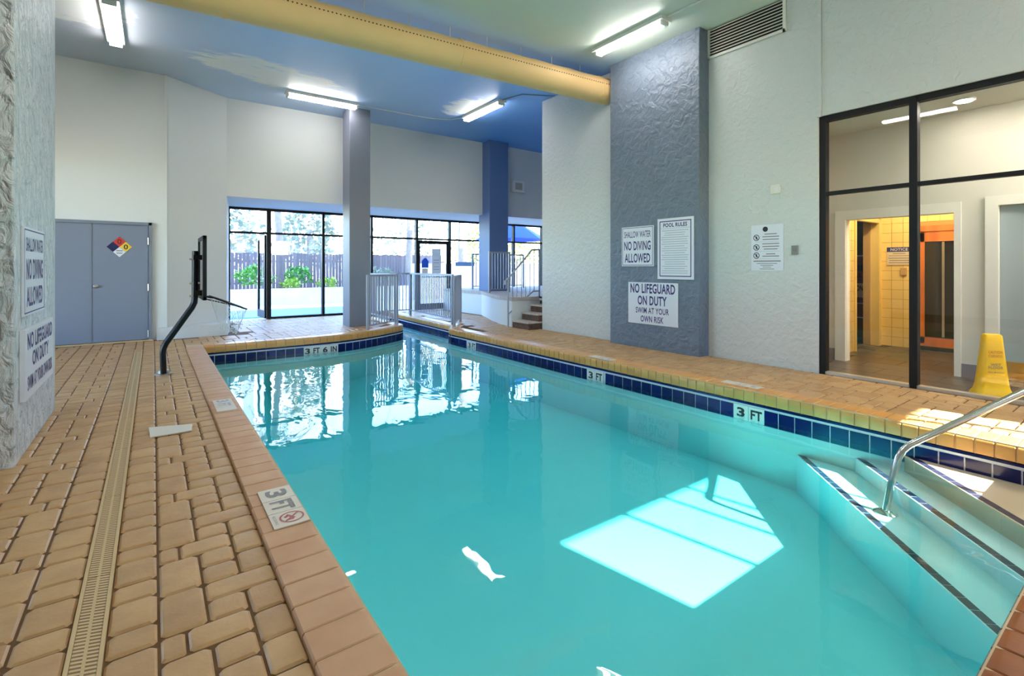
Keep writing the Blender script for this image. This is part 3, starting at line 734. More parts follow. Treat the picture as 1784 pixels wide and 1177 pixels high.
lines(t, at, RW, UW, [(0.05, 0.18, .16, .012), (0.05, 0.145, .22, .012), (0.05, 0.108, .21, .012), (0.05, 0.05, .22, .012), (0.05, 0.015, .22, .012), (0.05, -0.02, .18, .012), (0.05, -0.085, .12, .012), (0.05, -0.115, .22, .012), (0, -0.18, .36, .014), (0, -0.212, .27, .008), (0, -0.236, .17, .008), (0, -0.26, .11, .008), (0, -0.285, .19, .008)], 'grey_ink')
lines(t, at, RW, UW, [(0, 0.078, .32, .003), (0, -0.05, .32, .003), (0, -0.148, .32, .003)], 'faint_ink', 'rule_lines')
# signs on the left pillar (facing the pool)
RL = (0, 1, 0)
t, at, n = board('pool_sign', (-0.728, 5.07, 1.27), RL, UW, 0.78, 0.62, 'white SHALLOW WATER NO DIVING sign higher on the left pillar', th=0.014)
border(t, at, RL, UW, 0.75, 0.59, 'purple_ink', 0.008)
text('SHALLOW WATER', at(0, 0.19), RL, UW, 0.64, 0.10, 'purple_ink', t, 0.012); text('NO DIVING', at(0, 0.015), RL, UW, 0.62, 0.15, 'purple_ink', t, 0.022); text('ALLOWED', at(0, -0.18), RL, UW, 0.60, 0.14, 'purple_ink', t, 0.022)
t, at, n = board('pool_sign', (-0.728, 5.19, 0.63), RL, UW, 1.13, 0.48, 'white NO LIFEGUARD ON DUTY sign lower on the left pillar', th=0.03)
for s_, y_, w_, h_ in (('NO LIFEGUARD', 0.155, 1.0, 0.115), ('ON DUTY', 0.02, 0.66, 0.11), ('SWIM AT YOUR OWN RISK', -0.135, 1.0, 0.10)): text(s_, at(0, y_), RL, UW, w_, h_, 'purple_ink', t, 0.028 if h_ > 0.105 else 0.018)

# small boxes on the right wall
gb = MB().box((6.595, 2.93, 1.46), (6.621, 3.007, 1.575)).build('switch_box', 'grey_ink', label='small grey metal switch box on the stucco wall', cat='switch', bevel=0.004)
MB().box((6.585, 2.95, 1.50), (6.596, 2.985, 1.54)).build('switch', 'base_grey', gb)
tb = MB().box((6.59, 3.145, 2.26), (6.621, 3.268, 2.38)).build('detector', 'plastic_white', label='small white square detector high on the stucco wall', cat='detector', bevel=0.006)
MB().box((6.582, 3.17, 2.29), (6.591, 3.21, 2.35)).build('detector_lens', 'sign_white', tb)
# louvred vent below the ceiling
vt = thing('wall_vent', (6.6, 3.62, 4.36), 'long cream louvred air vent where the stucco wall meets the ceiling', 'vent')
MB().box((6.612, 3.10, 4.38), (6.625, 4.16, 4.775)).build('backing', 'dark_room', vt)
for a, b in (((6.585, 3.08, 4.345), (6.621, 4.175, 4.38)), ((6.585, 3.07, 4.345), (6.621, 3.11, 4.775)), ((6.585, 4.15, 4.345), (6.621, 4.178, 4.775))): MB().box(a, b).build('frame', 'trim_white', vt)
for i in range(9):
    z = 4.40 + i * 0.042
    MB().add([(6.575, 3.11, z), (6.575, 4.15, z), (6.612, 4.15, z + 0.028), (6.612, 3.11, z + 0.028), (6.575, 3.11, z + 0.006), (6.575, 4.15, z + 0.006), (6.612, 4.15, z + 0.034), (6.612, 3.11, z + 0.034)], [(0, 1, 2, 3), (4, 5, 6, 7), (0, 1, 5, 4), (1, 2, 6, 5), (2, 3, 7, 6), (3, 0, 4, 7)]).build('louvre', 'trim_white', vt)
# speaker on the far wall
sp = MB().box((8.42, 11.52, 3.48), (8.83, 11.66, 3.82)).build('wall_speaker', 'lamp_housing', label='small square grilled box high on the far wall beside the platform column', cat='speaker', bevel=0.01)
for i in range(6): MB().box((8.50 + i * 0.042, 11.512, 3.55), (8.52 + i * 0.042, 11.522, 3.75)).build('grille_slot', 'grey_ink', sp)

# ------------------------------------------------------------------ grey double door
dd = tag(thing('door_3', (-0.68, 10.95, 0), 'grey steel double door with a hazard diamond in the back wall', 'door'), kind='structure')
for a, b in (((-1.78, 10.90, 0), (-1.73, 10.96, 2.09)), ((-0.07, 10.89, 0), (-0.02, 10.96, 2.09)), ((-1.78, 10.89, 2.04), (-0.02, 10.96, 2.09))): MB().box(a, b).build('door_frame', 'frame_grey', dd)
la = MB().box((-1.73, 10.915, 0.02), (-0.866, 10.95, 2.04)).build('door_leaf', 'door_grey', dd, bevel=0.004)
lb = MB().box((-0.852, 10.915, 0.02), (-0.075, 10.95, 2.04)).build('door_leaf', 'door_grey', dd, bevel=0.004)
MB().box((-0.868, 10.905, 0.02), (-0.842, 10.935, 2.04)).build('astragal', 'frame_grey', dd)
kn = MB(); kn.lathe((0, 0, 0), [(0.032, 0), (0.032, 0.008), (0.014, 0.012), (0.014, 0.035), (0.028, 0.042), (0.03, 0.06), (0.018, 0.07)], 16); kn.v = [(-0.79 + v[0], 10.915 - v[2], 0.975 + v[1]) for v in kn.v]
kn.build('knob', 'dull_metal', lb, smooth=True)
for z in (0.12, 0.94, 1.76): MB().tube([(-0.072, 10.888, z - 0.06), (-0.072, 10.888, z + 0.06)], 0.013, 8).build('hinge', 'dull_metal', lb)
MB().box((-1.80, 10.86, -0.01), (0.0, 10.96, 0.012)).build('threshold', 'drain_tan', dd)
dia = thing('hazard_sign', (-0.475, 10.91, 1.47), 'four colour hazard diamond on the grey door', 'sign')
for (cx_, cz_), m, s_ in (((0, 0.09), 'red_sign', '0'), ((-0.088, 0), 'navy_sign', ''), ((0.088, 0), 'yellow_sign', '0'), ((0, -0.09), 'sign_white', '')):
    hx, hz = 0.086, 0.088; cx0, cz0 = -0.475 + cx_, 1.65 + cz_
    mb = MB().prism([(-hx, 0), (0, -hz), (hx, 0), (0, hz)], 0, 0.006); mb.v = [(cx0 + v[0], 10.914 - v[2], cz0 + v[1]) for v in mb.v]
    q = mb.build('quadrant', m, dia)
    if s_: text(s_, (cx0, 10.906, cz0), (1, 0, 0), UW, 0.06, 0.085, 'black_ink' if m != 'red_sign' else 'dark_red', q, 0.02)
lines(dia, lambda x, y, k=0: Vector((-0.475 + x, 10.907, 1.56 + y)), (1, 0, 0), UW, [(0, 0.022, 0.09, 0.016), (0, -0.018, 0.08, 0.016)], 'grey_ink')

# ------------------------------------------------------------------ basketball hoop
YH = 7.33
hp = thing('basketball_hoop', (0.10, YH, 0), 'black poolside basketball hoop with bent pole seen from the side', 'basketball hoop')
MB().lathe((0.10, YH, 0), [(0.095, 0), (0.095, 0.012), (0.06, 0.02), (0.058, 0.05), (0.04, 0.06)], 20).build('base_plate', 'dull_metal', hp, smooth=True)
for dy in (-0.045, 0.045):
    MB().tube([(0.10, YH + dy, 0.02), (0.092, YH + dy, 0.26), (0.10, YH + dy, 0.32), (0.125, YH + dy, 0.38), (0.39, YH + dy, 0.80), (0.415, YH + dy, 0.86), (0.42, YH + dy, 0.93), (0.425, YH + dy, 1.50)], 0.033, 10).build('pole', 'black_metal', hp, smooth=True)
bb = MB().box((0.488, YH - 0.36, 0.95), (0.502, YH + 0.36, 1.64)).build('backboard', 'dark_glass', hp)
for a, b in (((0.475, YH - 0.39, 0.90), (0.52, YH - 0.345, 1.68)), ((0.475, YH + 0.345, 0.90), (0.52, YH + 0.39, 1.68)), ((0.475, YH - 0.39, 0.90), (0.52, YH + 0.39, 0.95)), ((0.475, YH - 0.39, 1.63), (0.52, YH + 0.39, 1.68))): MB().box(a, b).build('backboard_frame', 'black_metal', bb, bevel=0.01)
for z in (0.98, 1.42): MB().box((0.40, YH - 0.12, z - 0.03), (0.49, YH + 0.12, z + 0.03)).build('bracket', 'black_metal', hp)
for z in (0.94, 1.10, 1.40): MB().tube([(0.36, YH - 0.05, z), (0.47, YH - 0.05, z)], 0.012, 8).build('bolt', 'dull_metal', hp)
tl = R(24)
def rimp(u, v): return (0.54 + u * math.cos(tl), YH + v, 0.95 - u * math.sin(tl))
rp = [rimp(0.27 + 0.23 * math.cos(2 * math.pi * i / 28), 0.23 * math.sin(2 * math.pi * i / 28)) for i in range(28)]
MB().tube(rp, 0.011, 6, close=True).build('rim', 'black_metal', hp, smooth=True)
for dy in (-0.10, 0.10): MB().tube([(0.52, YH + dy, 0.93), rimp(0.09, dy * 1.4)], 0.009, 6).build('rim_brace', 'black_metal', hp)
MB().tube([(0.52, YH, 0.90), rimp(0.42, 0.0)], 0.007, 6).build('rim_brace', 'black_metal', hp)
nb = MB(); KN = 14
def netp(i, l):
    a = 2 * math.pi * (i + 0.5 * (l % 2)) / KN; rr = 0.22 * (1 - 0.12 * l) + 0.01; p = rimp(0.27 + rr * math.cos(a), rr * math.sin(a)); return (p[0], p[1], p[2] - 0.075 * l)
for l in range(5):
    for i in range(KN):
        for di in ((0, 1) if l % 2 else (-1, 0)): nb.tube([netp(i, l), netp(i + di, l + 1)], 0.0028, 4)
nb.build('net', 'net', hp)

# ------------------------------------------------------------------ railings at the channel
def railing(name, pts, label, top=1.12, bot=0.10, pitch=0.10, z0=0.0, cat='railing', posts_only=False):
    t = thing(name, (*pts[0], z0), label, cat)
    for a, b in zip(pts[:-1], pts[1:]):
        A = Vector((*a, z0)); B = Vector((*b, z0)); L = (B - A).length; r = (B - A) / L; n = Vector((0, 0, 1)).cross(r)
        MB().obox(A, r, n, (0, 0, 1), (-0.02, -0.022, top - 0.04), (L + 0.02, 0.022, top)).build('top_rail', 'rail_paint', t)
        MB().obox(A, r, n, (0, 0, 1), (0, -0.015, bot), (L, 0.015, bot + 0.03)).build('bottom_rail', 'rail_paint', t)
        k = max(2, round(L / pitch))
        for i in range(1, k): MB().obox(A, r, n, (0, 0, 1), (L * i / k - 0.009, -0.009, bot + 0.02), (L * i / k + 0.009, 0.009, top - 0.03)).build('baluster', 'rail_paint', t)
    for p in pts: MB().box((p[0] - 0.022, p[1] - 0.022, z0 - 0.005), (p[0] + 0.022, p[1] + 0.022, z0 + top - 0.02)).build('post', 'rail_paint', t)
    return t
railing('railing', [(3.52, 9.84), (4.40, 10.42)], 'grey baluster railing on the curved coping left of the channel', bot=0.07, z0=ZC)
railing('railing', [(4.40, 10.50), (4.40, 12.25)], 'grey baluster railing running back along the channel behind the curved coping', z0=ZC)
railing('railing', [(4.48, 12.3), (5.55, 12.3)], 'short grey railing crossing the far end of the channel', bot=0.12, z0=ZC)
railing('railing', [(5.36, 9.62), (5.54, 12.22)], 'grey baluster railing along the right side of the channel', bot=0.12, z0=ZC)
railing('railing', [(5.22, 9.28), (5.92, 10.24)], 'grey railing seen end on at the right tip of the channel', pitch=0.06, z0=0.0)

# ------------------------------------------------------------------ platform and stairs
struct('floor_platform', MB().prism([(7.02, 8.62), (6.30, 8.66), (6.42, 9.3), (6.70, 10.1), (6.98, 10.75), (7.25, 11.4), (7.25, 13.55), (12.0, 13.55), (12.0, 6.2), (7.02, 6.2)], -0.01, 0.56), 'wall_paint', 'raised curved platform with a pale painted face')
struct('trim_4', MB().prism([(7.0, 8.60), (6.28, 8.64), (6.40, 9.3), (6.68, 10.1), (6.96, 10.75), (7.23, 11.4), (7.23, 13.55), (12.0, 13.55), (12.0, 6.2), (7.0, 6.2)], 0.56, 0.64), 'stair_tread', 'pinkish stone rim on top of the raised platform')
stt = thing('staircase', (6.6, 8.3, 0), 'short brown brick staircase leading up behind the white wall', 'stairs')
for i in range(4):
    x = 6.25 + i * 0.25
    MB().box((x + 0.02, 7.3 if x > 6.8 else 8.04, 0.16 * i - 0.005), (7.02, 8.60, 0.16 * i + 0.125)).build('riser', 'stair_brick', stt)
    MB().box((x, 7.3 if x > 6.8 else 8.04, 0.16 * i + 0.125), (7.02, 8.60, 0.16 * i + 0.16)).build('tread', 'stair_tread', stt)
sr = thing('stair_railing', (6.2, 8.68, 0), 'sloping grey handrail beside the brown staircase', 'railing')
P0 = Vector((6.21, 8.69, 0)); sl = 0.98
MB().tube([(6.21, 8.69, -0.005), (6.21, 8.69, 1.06)], 0.022, 8).build('post', 'rail_paint', sr)
MB().tube([(7.08, 8.69, 0.635), (7.08, 8.69, 1.70)], 0.022, 8).build('post', 'rail_paint', sr)
MB().tube([(6.12, 8.69, 0.92), (6.13, 8.69, 1.0), (6.21, 8.69, 1.05), (6.86, 8.69, 1.68), (7.08, 8.69, 1.70)], 0.022, 8).build('handrail', 'rail_paint', sr, smooth=True)
MB().tube([(6.21, 8.69, 0.28), (6.90, 8.69, 0.76), (7.08, 8.69, 0.76)], 0.016, 8).build('bottom_rail', 'rail_paint', sr)
for i in range(1, 7):
    x = 6.21 + i * 0.12; MB().tube([(x, 8.69, 0.28 + (x - 6.21) * 0.70 if x < 6.9 else 0.76), (x, 8.69, 1.04 + min(x - 6.21, 0.65) * 0.97)], 0.009, 6).build('baluster', 'rail_paint', sr)
railing('railing', [(6.95, 10.55), (7.62, 10.62)], 'grey railing on the curved front of the raised platform', top=1.06, bot=0.07, z0=0.64)
railing('railing', [(7.7, 12.6), (9.6, 12.6)], 'grey railing at the back of the raised platform by the glazing', top=1.06, bot=0.07, z0=0.64, pitch=0.13)

# ------------------------------------------------------------------ ceiling: duct, lamps, wire
A = Vector((-2.4, 6.55, 4.30)); B = Vector((6.55, 6.17, 4.44)); ax = (B - A).normalized(); LD = (B - A).length
dt = thing('air_duct', tuple((A + B) / 2 - Vector((0, 0, 0.22))), 'long yellow fabric air duct hung across the ceiling', 'duct')
rad = 0.222
cuts = [0, 1.0, 3.05, 6.0, LD - 0.22, LD]
side = ax.cross(Vector((0, 0, 1))).normalized(); up = side.cross(ax)
for i in range(len(cuts) - 1):
    a, b = cuts[i] + 0.006, cuts[i + 1] - 0.006; pts = []; m_ = 16
    mb = MB()
    k = 28; rings = []
    for j in range(m_ + 1):
        tt = a + (b - a) * j / m_; p = A + ax * tt; sag = 0.012 * abs(math.sin(math.pi * tt / 0.62))
        rings += [p + side * math.cos(2 * math.pi * q / k) * rad + up * (math.sin(2 * math.pi * q / k) * rad * (1 - (0.06 if math.sin(2 * math.pi * q / k) > 0.6 else 0) * abs(math.sin(math.pi * tt / 0.62)))) for q in range(k)]
    fs = [(j * k + q, j * k + (q + 1) % k, (j + 1) * k + (q + 1) % k, (j + 1) * k + q) for j in range(m_) for q in range(k)]
    mb.add(rings, fs).build('duct_section', 'duct_fabric', dt, smooth=True)
    pc = A + ax * (b + 0.006)
    MB().tube([pc - ax * 0.014, pc + ax * 0.014], rad + 0.006, 28).build('seam_band', 'duct_fabric', dt, smooth=True)
ho = MB()
ang = R(10)
for i in range(int(LD / 0.05)):
    p = A + ax * (0.03 + i * 0.05); d = (side * math.cos(ang) + up * math.sin(ang)); e = ax.cross(d)
    ho.obox(p + d * (rad + 0.0005), ax, e, d, (-0.009, -0.007, -0.004), (0.009, 0.007, 0.0015))
hob = ho.build('air_holes', 'duct_hole', dt); hob['kind'] = 'stuff'
for i in range(15):
    tt = 0.3 + i * 0.62
    if tt > LD: break
    p = A + ax * tt + up * (rad - 0.005); MB().tube([p, (p.x, p.y, 4.785)], 0.006, 6).build('hanger', 'lamp_housing', dt)

def lamp(x0, y0, x1, y1, label, kind, group=None):
    a = Vector((x0, y0, ZCEIL)); b = Vector((x1, y1, ZCEIL)); L = (b - a).length; r = (b - a) / L; n = Vector((0, 0, 1)).cross(r)
    t = thing('ceiling_light', tuple((a + b) / 2 - Vector((0, 0, 0.12))), label, 'light', group)
    MB().obox(a, r, n, (0, 0, 1), (-0.02, -0.105, -0.055), (L + 0.02, 0.105, 0.002)).build('housing', 'lamp_housing', t)
    if kind == 'tubes':
        for s_ in (-0.042, 0.042): MB().tube([a + n * s_ + r * 0.04 - Vector((0, 0, 0.085)), b + n * s_ - r * 0.04 - Vector((0, 0, 0.085))], 0.018, 10).build('tube', 'tube_light', t, smooth=True)
        for e in (0.0, L - 0.04): MB().obox(a, r, n, (0, 0, 1), (e, -0.065, -0.11), (e + 0.04, 0.065, -0.05)).build('end_cap', 'lamp_housing', t)
    else:
        MB().obox(a, r, n, (0, 0, 1), (0.03, -0.075, -0.112), (L - 0.03, 0.075, -0.056)).build('diffuser', 'diffuser_light', t, bevel=0.02)
        for e in (0.0, L - 0.03): MB().obox(a, r, n, (0, 0, 1), (e, -0.078, -0.115), (e + 0.03, 0.078, -0.05)).build('end_cap', 'lamp_housing', t)
lamp(-0.46, 8.15, -0.46, 9.68, 'enclosed fluorescent light on the ceiling near the left pillar', 'wrap')
lamp(2.13, 10.50, 3.52, 10.50, 'slim fluorescent light along the far wall below the white ceiling patch', 'wrap')
lamp(5.86, 8.43, 5.86, 9.88, 'short fluorescent light beside the far end of the yellow duct', 'wrap')
lamp(5.76, 4.30, 5.76, 5.60, 'twin tube fluorescent light above the dark grey column', 'tubes')
for x, y in ((5.4, -1.6), (2.2, 0.2), (2.2, 3.4), (3.4, -1.8), (-0.5, 2.9)): lamp(x, y, x, y + 1.4, 'fluorescent light added on the ceiling for fill over the near deck out of view', 'wrap', 'unseen fill lights above the near deck')  # unseen lights added for even fill; the last placed by its glass reflection
MB().tube([(3.54, 10.50, 4.768), (5.2, 10.45, 4.768), (5.62, 10.28, 4.768), (5.86, 9.9, 4.768)], 0.009, 6).build('electric_conduit', 'lamp_housing', label='thin conduit on the ceiling joining the two far lights', cat='conduit')
MB().tube([(5.86, 8.42, 4.768), (6.0, 7.9, 4.768), (6.6, 7.6, 4.768)], 0.009, 6).build('electric_conduit', 'frame_grey', label='thin dark conduit on the ceiling behind the duct end', cat='conduit')
MB().tube([(5.76, 4.29, 4.765), (5.76, 2.6, 4.765), (5.8, 1.0, 4.765)], 0.014, 6).build('electric_conduit', 'lamp_housing', label='white conduit running on from the twin tube light', cat='conduit')

# ------------------------------------------------------------------ storefront on the right
XS = 6.68
sf = tag(thing('window_4', (XS, 0.0, 0), 'tall black framed glass screen to the hallway', 'window'), kind='structure')
for y in (2.665, 1.77, 0.55, -0.7, -1.9, -2.95): MB().box((XS - 0.03, y - 0.036, -0.01), (XS + 0.07, y + 0.036, 3.15)).build('mullion', 'frame_dark', sf)
ys = [2.665, 1.77, 0.55, -0.7, -1.9, -2.95]
for y1, y0 in zip(ys[:-1], ys[1:]):
    MB().box((XS - 0.03, y0 + 0.03, 3.08), (XS + 0.06, y1 - 0.03, 3.15)).build('head_rail', 'frame_dark', sf)
    MB().box((XS - 0.025, y0 + 0.03, 2.175), (XS + 0.05, y1 - 0.03, 2.22)).build('transom', 'frame_dark', sf)
    MB().box((XS + 0.012, y0 + 0.03, 2.22), (XS + 0.022, y1 - 0.03, 3.08)).build('pane', 'glass_hall', sf)
    MB().box((XS + 0.012, y0 + 0.03, 0.03), (XS + 0.022, y1 - 0.03, 2.175)).build('pane', 'glass_hall', sf)
    MB().box((XS - 0.03, y0 + 0.03, -0.01), (XS + 0.06, y1 - 0.03, 0.025)).build('sill', 'sill_metal', sf)

# ------------------------------------------------------------------ hallway
XB = 7.75; XB2 = 9.85; YL = 3.06
hf = struct('floor_hall', MB().box((6.76, -3.0, -0.012), (12.0, 3.3, -0.004)), 'hall_joint', 'slate tiled hallway floor')
tm = MB().box((-0.196, -0.296, -0.006), (0.196, 0.296, 0)).mesh('floor_tile')
for i in range(13):
    for j in range(7):
        x = 6.96 + i * 0.4; y = -0.7 + j * 0.6 + (0.3 if i % 2 else 0)
        if y > 3.0 or x > 10.0: continue
        link('floor_tile', tm, 'hall_tile', (x, y, 0), hf)
struct('ceiling_hall', MB().box((6.70, -3.0, 3.14), (12.0, 3.3, 3.2)), 'hall_paint', 'plain cream hallway ceiling')
hw = MB()
hw.box((XB, 2.81, -0.01), (XB + 0.12, 3.32, 3.15)).box((XB, 1.665, 1.95), (XB + 0.12, 2.81, 3.15)).box((XB, 1.28, -0.01), (XB + 0.12, 1.665, 3.15)).box((XB, 0.30, 2.0), (XB + 0.12, 1.28, 3.15)).box((XB, -3.0, -0.01), (XB + 0.12, 0.30, 3.15))
struct('wall_hall', hw, 'hall_paint', 'beige hallway wall with two door openings')
struct('wall_hall_end', MB().box((6.80, 3.18, -0.01), (XB, 3.3, 3.15)), 'hall_paint')
bb_ = MB().box((XB - 0.015, 1.40, -0.005), (XB, 1.60, 0.16)).box((XB - 0.015, 2.95, -0.005), (XB, 3.2, 0.16)).box((XB - 0.015, -3.0, -0.005), (XB, 0.25, 0.16))
struct('baseboard_hall', bb_, 'base_grey', 'dark grey baseboard along the hallway wall')
def casing(y0, y1, top, idx, label, w=0.125):
    t = tag(thing('trim_%d' % idx, (XB, (y0 + y1) / 2, 0), label, 'trim'), kind='structure')
    MB().box((XB - 0.025, y0 - w * 0.5, -0.005), (XB, y0, top + w)).build('jamb', 'trim_white', t)
    MB().box((XB - 0.025, y1, -0.005), (XB, y1 + w, top + w)).build('jamb', 'trim_white', t)
    MB().box((XB - 0.025, y0, top), (XB, y1, top + w)).build('head', 'trim_white', t)
    MB().box((XB - 0.001, y0, top - 0.001), (XB + 0.121, y1, top + 0.02)).build('reveal', 'trim_white', t)
    MB().box((XB - 0.001, y0 - 0.02, -0.005), (XB + 0.121, y0 + 0.006, top)).build('reveal', 'trim_white', t)
    MB().box((XB - 0.001, y1 - 0.006, -0.005), (XB + 0.121, y1 + 0.02, top)).build('reveal', 'trim_white', t)
casing(1.665, 2.81, 1.95, 5, 'white casing around the opening to the tiled corridor')
casing(0.30, 1.283, 2.0, 6, 'white casing around the grey hallway door', 0.11)
hd = tag(thing('door_4', (XB + 0.05, 0.8, 0), 'flat grey-green hallway door with a metal kick plate', 'door'), kind='structure')
MB().box((XB + 0.02, 0.31, 0.01), (XB + 0.06, 1.275, 1.995)).build('door_leaf', 'hall_door', hd)
MB().box((XB + 0.014, 0.33, 0.03), (XB + 0.02, 1.26, 0.24)).build('kick_plate', 'steel_yellow_reflection', hd)
MB().box((XB - 0.03, 0.80, 1.87), (XB + 0.02, 1.02, 1.93)).build('door_closer', 'dull_metal', hd)
MB().tube([(XB - 0.01, 0.9, 1.93), (XB - 0.03, 1.06, 2.02)], 0.01, 6).build('closer_arm', 'dull_metal', hd)
# corridor beyond
def tile_wall(name, o, r, n, w, z1, holes, label, pitch=0.155):
    o = Vector(o); r = Vector(r); n = Vector(n); u = Vector((0, 0, 1))
    mb = MB()
    xs = sorted({0, w} | {h[0] for h in holes} | {h[1] for h in holes})
    for a, b in zip(xs[:-1], xs[1:]):
        zz = 0
        for h in holes:
            if h[0] <= a and b <= h[1]: zz = h[2]
        mb.obox(o, r, u, n, (a, zz, -0.1), (b, 3.14, 0))
    st = struct(name, mb, 'tile_yellow_joint', label)
    tmesh = MB().obox((0, 0, 0), r, u, n, (-pitch / 2 + 0.003, -pitch / 2 + 0.003, 0), (pitch / 2 - 0.003, pitch / 2 - 0.003, 0.006)).mesh('wall_tile')
    i = 0
    while (i + 1) * pitch <= w + 0.01:
        j = 0
        while (j + 1) * pitch <= z1 + 0.01:
            cx_, cz_ = (i + 0.5) * pitch, (j + 0.5) * pitch
            if not any(h[0] - 0.05 < cx_ < h[1] + 0.05 and cz_ < h[2] + 0.05 for h in holes): link('wall_tile', tmesh, 'tile_yellow', o + r * cx_ + u * cz_, st)
            j += 1
        i += 1
tile_wall('wall_corridor_left', (XB + 0.12, YL, 0), (1, 0, 0), (0, -1, 0), XB2 - XB - 0.12, 2.4, [(0.93, 1.86, 2.03)], 'yellow tiled corridor wall with a narrow opening')
tile_wall('wall_corridor_end', (XB2, YL, 0), (0, -1, 0), (-1, 0, 0), 2.0, 2.4, [(0.49, 1.42, 1.93)], 'yellow tiled corridor wall around the sauna door')
struct('wall_corridor_right', MB().box((XB + 0.12, 1.0, -0.01), (XB2, 1.1, 3.14)), 'tile_yellow')
X0, X1 = XB + 0.12 + 0.93, XB + 0.12 + 1.86
op = tag(thing('trim_7', ((X0 + X1) / 2, YL, 0), 'cream tiled frame around the dark side opening', 'trim'), kind='structure')
MB().box((X0 - 0.06, YL - 0.02, -0.005), (X0 + 0.004, YL + 0.1, 2.09)).build('jamb', 'tile_yellow', op)
MB().box((X1 - 0.004, YL - 0.02, -0.005), (XB2 - 0.007, YL + 0.1, 2.09)).build('jamb', 'tile_yellow', op)
MB().box((X0, YL - 0.02, 2.03), (X1, YL + 0.1, 2.09)).build('head', 'tile_yellow', op)
MB().box((X1 - 0.03, YL + 0.10, 0.0), (X1 + 0.01, 3.26, 2.06)).build('reveal_panel', 'tan_panel', op)
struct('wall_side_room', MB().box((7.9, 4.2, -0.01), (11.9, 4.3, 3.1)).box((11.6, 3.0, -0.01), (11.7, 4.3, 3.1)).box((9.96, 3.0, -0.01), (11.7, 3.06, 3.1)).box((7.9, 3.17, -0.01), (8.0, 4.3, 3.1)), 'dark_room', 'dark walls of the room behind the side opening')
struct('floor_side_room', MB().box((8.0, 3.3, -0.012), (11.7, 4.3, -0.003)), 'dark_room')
vm = thing('vending_cabinet', (10.9, 3.7, 0), 'dark red cabinet glimpsed through the side opening of the corridor', 'cabinet')
MB().box((10.6, 3.3, 0.36), (11.2, 4.1, 1.5)).build('body', 'dark_red', vm); MB().box((10.62, 3.3, -0.004), (11.2, 4.1, 0.36)).build('base', 'dark_room', vm)
MB().box((10.58, 3.32, 1.22), (10.6, 4.08, 1.36)).build('dark_band', 'black_ink', vm)
MB().box((10.585, 3.54, 0.74), (10.6, 3.70, 1.0)).build('plate', 'tan_panel', vm); text('ON', (10.582, 3.615, 0.91), (0, -1, 0), UW, 0.11, 0.11, 'black_ink', vm, 0.02)
for z in (0.36, 0.62, 1.5): MB().box((10.585, 3.32, z), (10.602, 4.08, z + 0.015)).build('trim_strip', 'dull_metal', vm)
# sauna door
ya, yb = YL - 0.49, YL - 1.42
sd = tag(thing('door_5', (XB2, (ya + yb) / 2, 0), 'orange wooden sauna door with a dark glass panel', 'door'), kind='structure')
for a, b in (((XB2 - 0.03, ya - 0.10, 0.10), (XB2 + 0.03, ya - 0.01, 1.84)), ((XB2 - 0.03, yb + 0.01, 0.10), (XB2 + 0.03, yb + 0.10, 1.84)), ((XB2 - 0.03, yb + 0.01, 1.70), (XB2 + 0.03, ya - 0.01, 1.86)), ((XB2 - 0.03, yb + 0.01, 0.05), (XB2 + 0.03, ya - 0.01, 0.20))): MB().box(a, b).build('door_stile', 'sauna_wood', sd)
MB().box((XB2 - 0.045, yb - 0.01, 1.86), (XB2 + 0.03, ya + 0.01, 1.95)).build('door_head', 'sauna_wood', sd)
MB().box((XB2 - 0.01, yb + 0.09, 0.19), (XB2 + 0.01, ya - 0.09, 1.71)).build('pane', 'dark_glass', sd)
MB().box((XB2 - 0.05, yb, -0.004), (XB2 + 0.03, ya, 0.06)).build('threshold', 'dark_room', sd)
MB().box((XB2 - 0.02, ya - 0.34, 0.22), (XB2 - 0.012, ya - 0.31, 1.69)).build('handle_bar', 'dull_metal', sd)
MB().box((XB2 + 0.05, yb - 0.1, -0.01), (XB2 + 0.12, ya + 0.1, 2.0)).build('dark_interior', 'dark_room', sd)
t, at, n = board('notice_sign', (XB2 - 0.007, 2.80, 1.48), RW, UW, 0.33, 0.29, 'yellowish NOTICE sign with a navy header on the corridor tiles', m='tile_cream')
lines(t, at, RW, UW, [(0, 0.107, 0.33, 0.076)], 'sign_blue', 'header')
text('NOTICE', at(0, 0.107, 0.001), RW, UW, 0.23, 0.045, 'sign_white', t, 0.02)
lines(t, at, RW, UW, [(0, 0.04, .17, .012), (0, 0.005, .28, .01), (0, -0.035, .29, .014), (0, -0.072, .26, .014), (0, -0.108, .28, .014)], 'grey_ink')
MB().box((XB2 - 0.03, 2.70, 1.17), (XB2 - 0.006, 2.78, 1.29)).build('thermostat', 'tan_panel', label='small square tan control box below the corridor notice', cat='control', bevel=0.004)
# hall lights
hl = thing('ceiling_downlight_or_fill', (7.22, 1.47, 3.12), 'round recessed downlight in the hallway ceiling', 'light')
MB().lathe((7.22, 1.47, 3.125), [(0.10, 0), (0.10, 0.02)], 24).build('trim_ring', 'trim_white', hl); MB().lathe((7.22, 1.47, 3.121), [(0.075, 0), (0.075, 0.004)], 24).build('lens', 'hall_light', hl)
for y in (0.15, -1.5):  # glowing panels added out of view to brighten the hallway
    h2 = thing('ceiling_downlight_or_fill', (7.22, y, 3.12), 'unseen light panel added beyond the right edge to brighten the hallway', 'light', 'fill panels added to the hallway out of view')
    MB().box((6.95, y - 0.45, 3.10), (7.5, y + 0.45, 3.139)).build('lens', 'hall_fill_panel', h2, bevel=0.005)
cl = thing('corridor_light', (8.8, 2.0, 3.08), 'warm ceiling light in the tiled corridor', 'light')
MB().lathe((8.8, 2.0, 3.06), [(0.12, 0), (0.17, 0.03), (0.18, 0.082)], 24).build('shade', 'warm_light', cl, smooth=True)
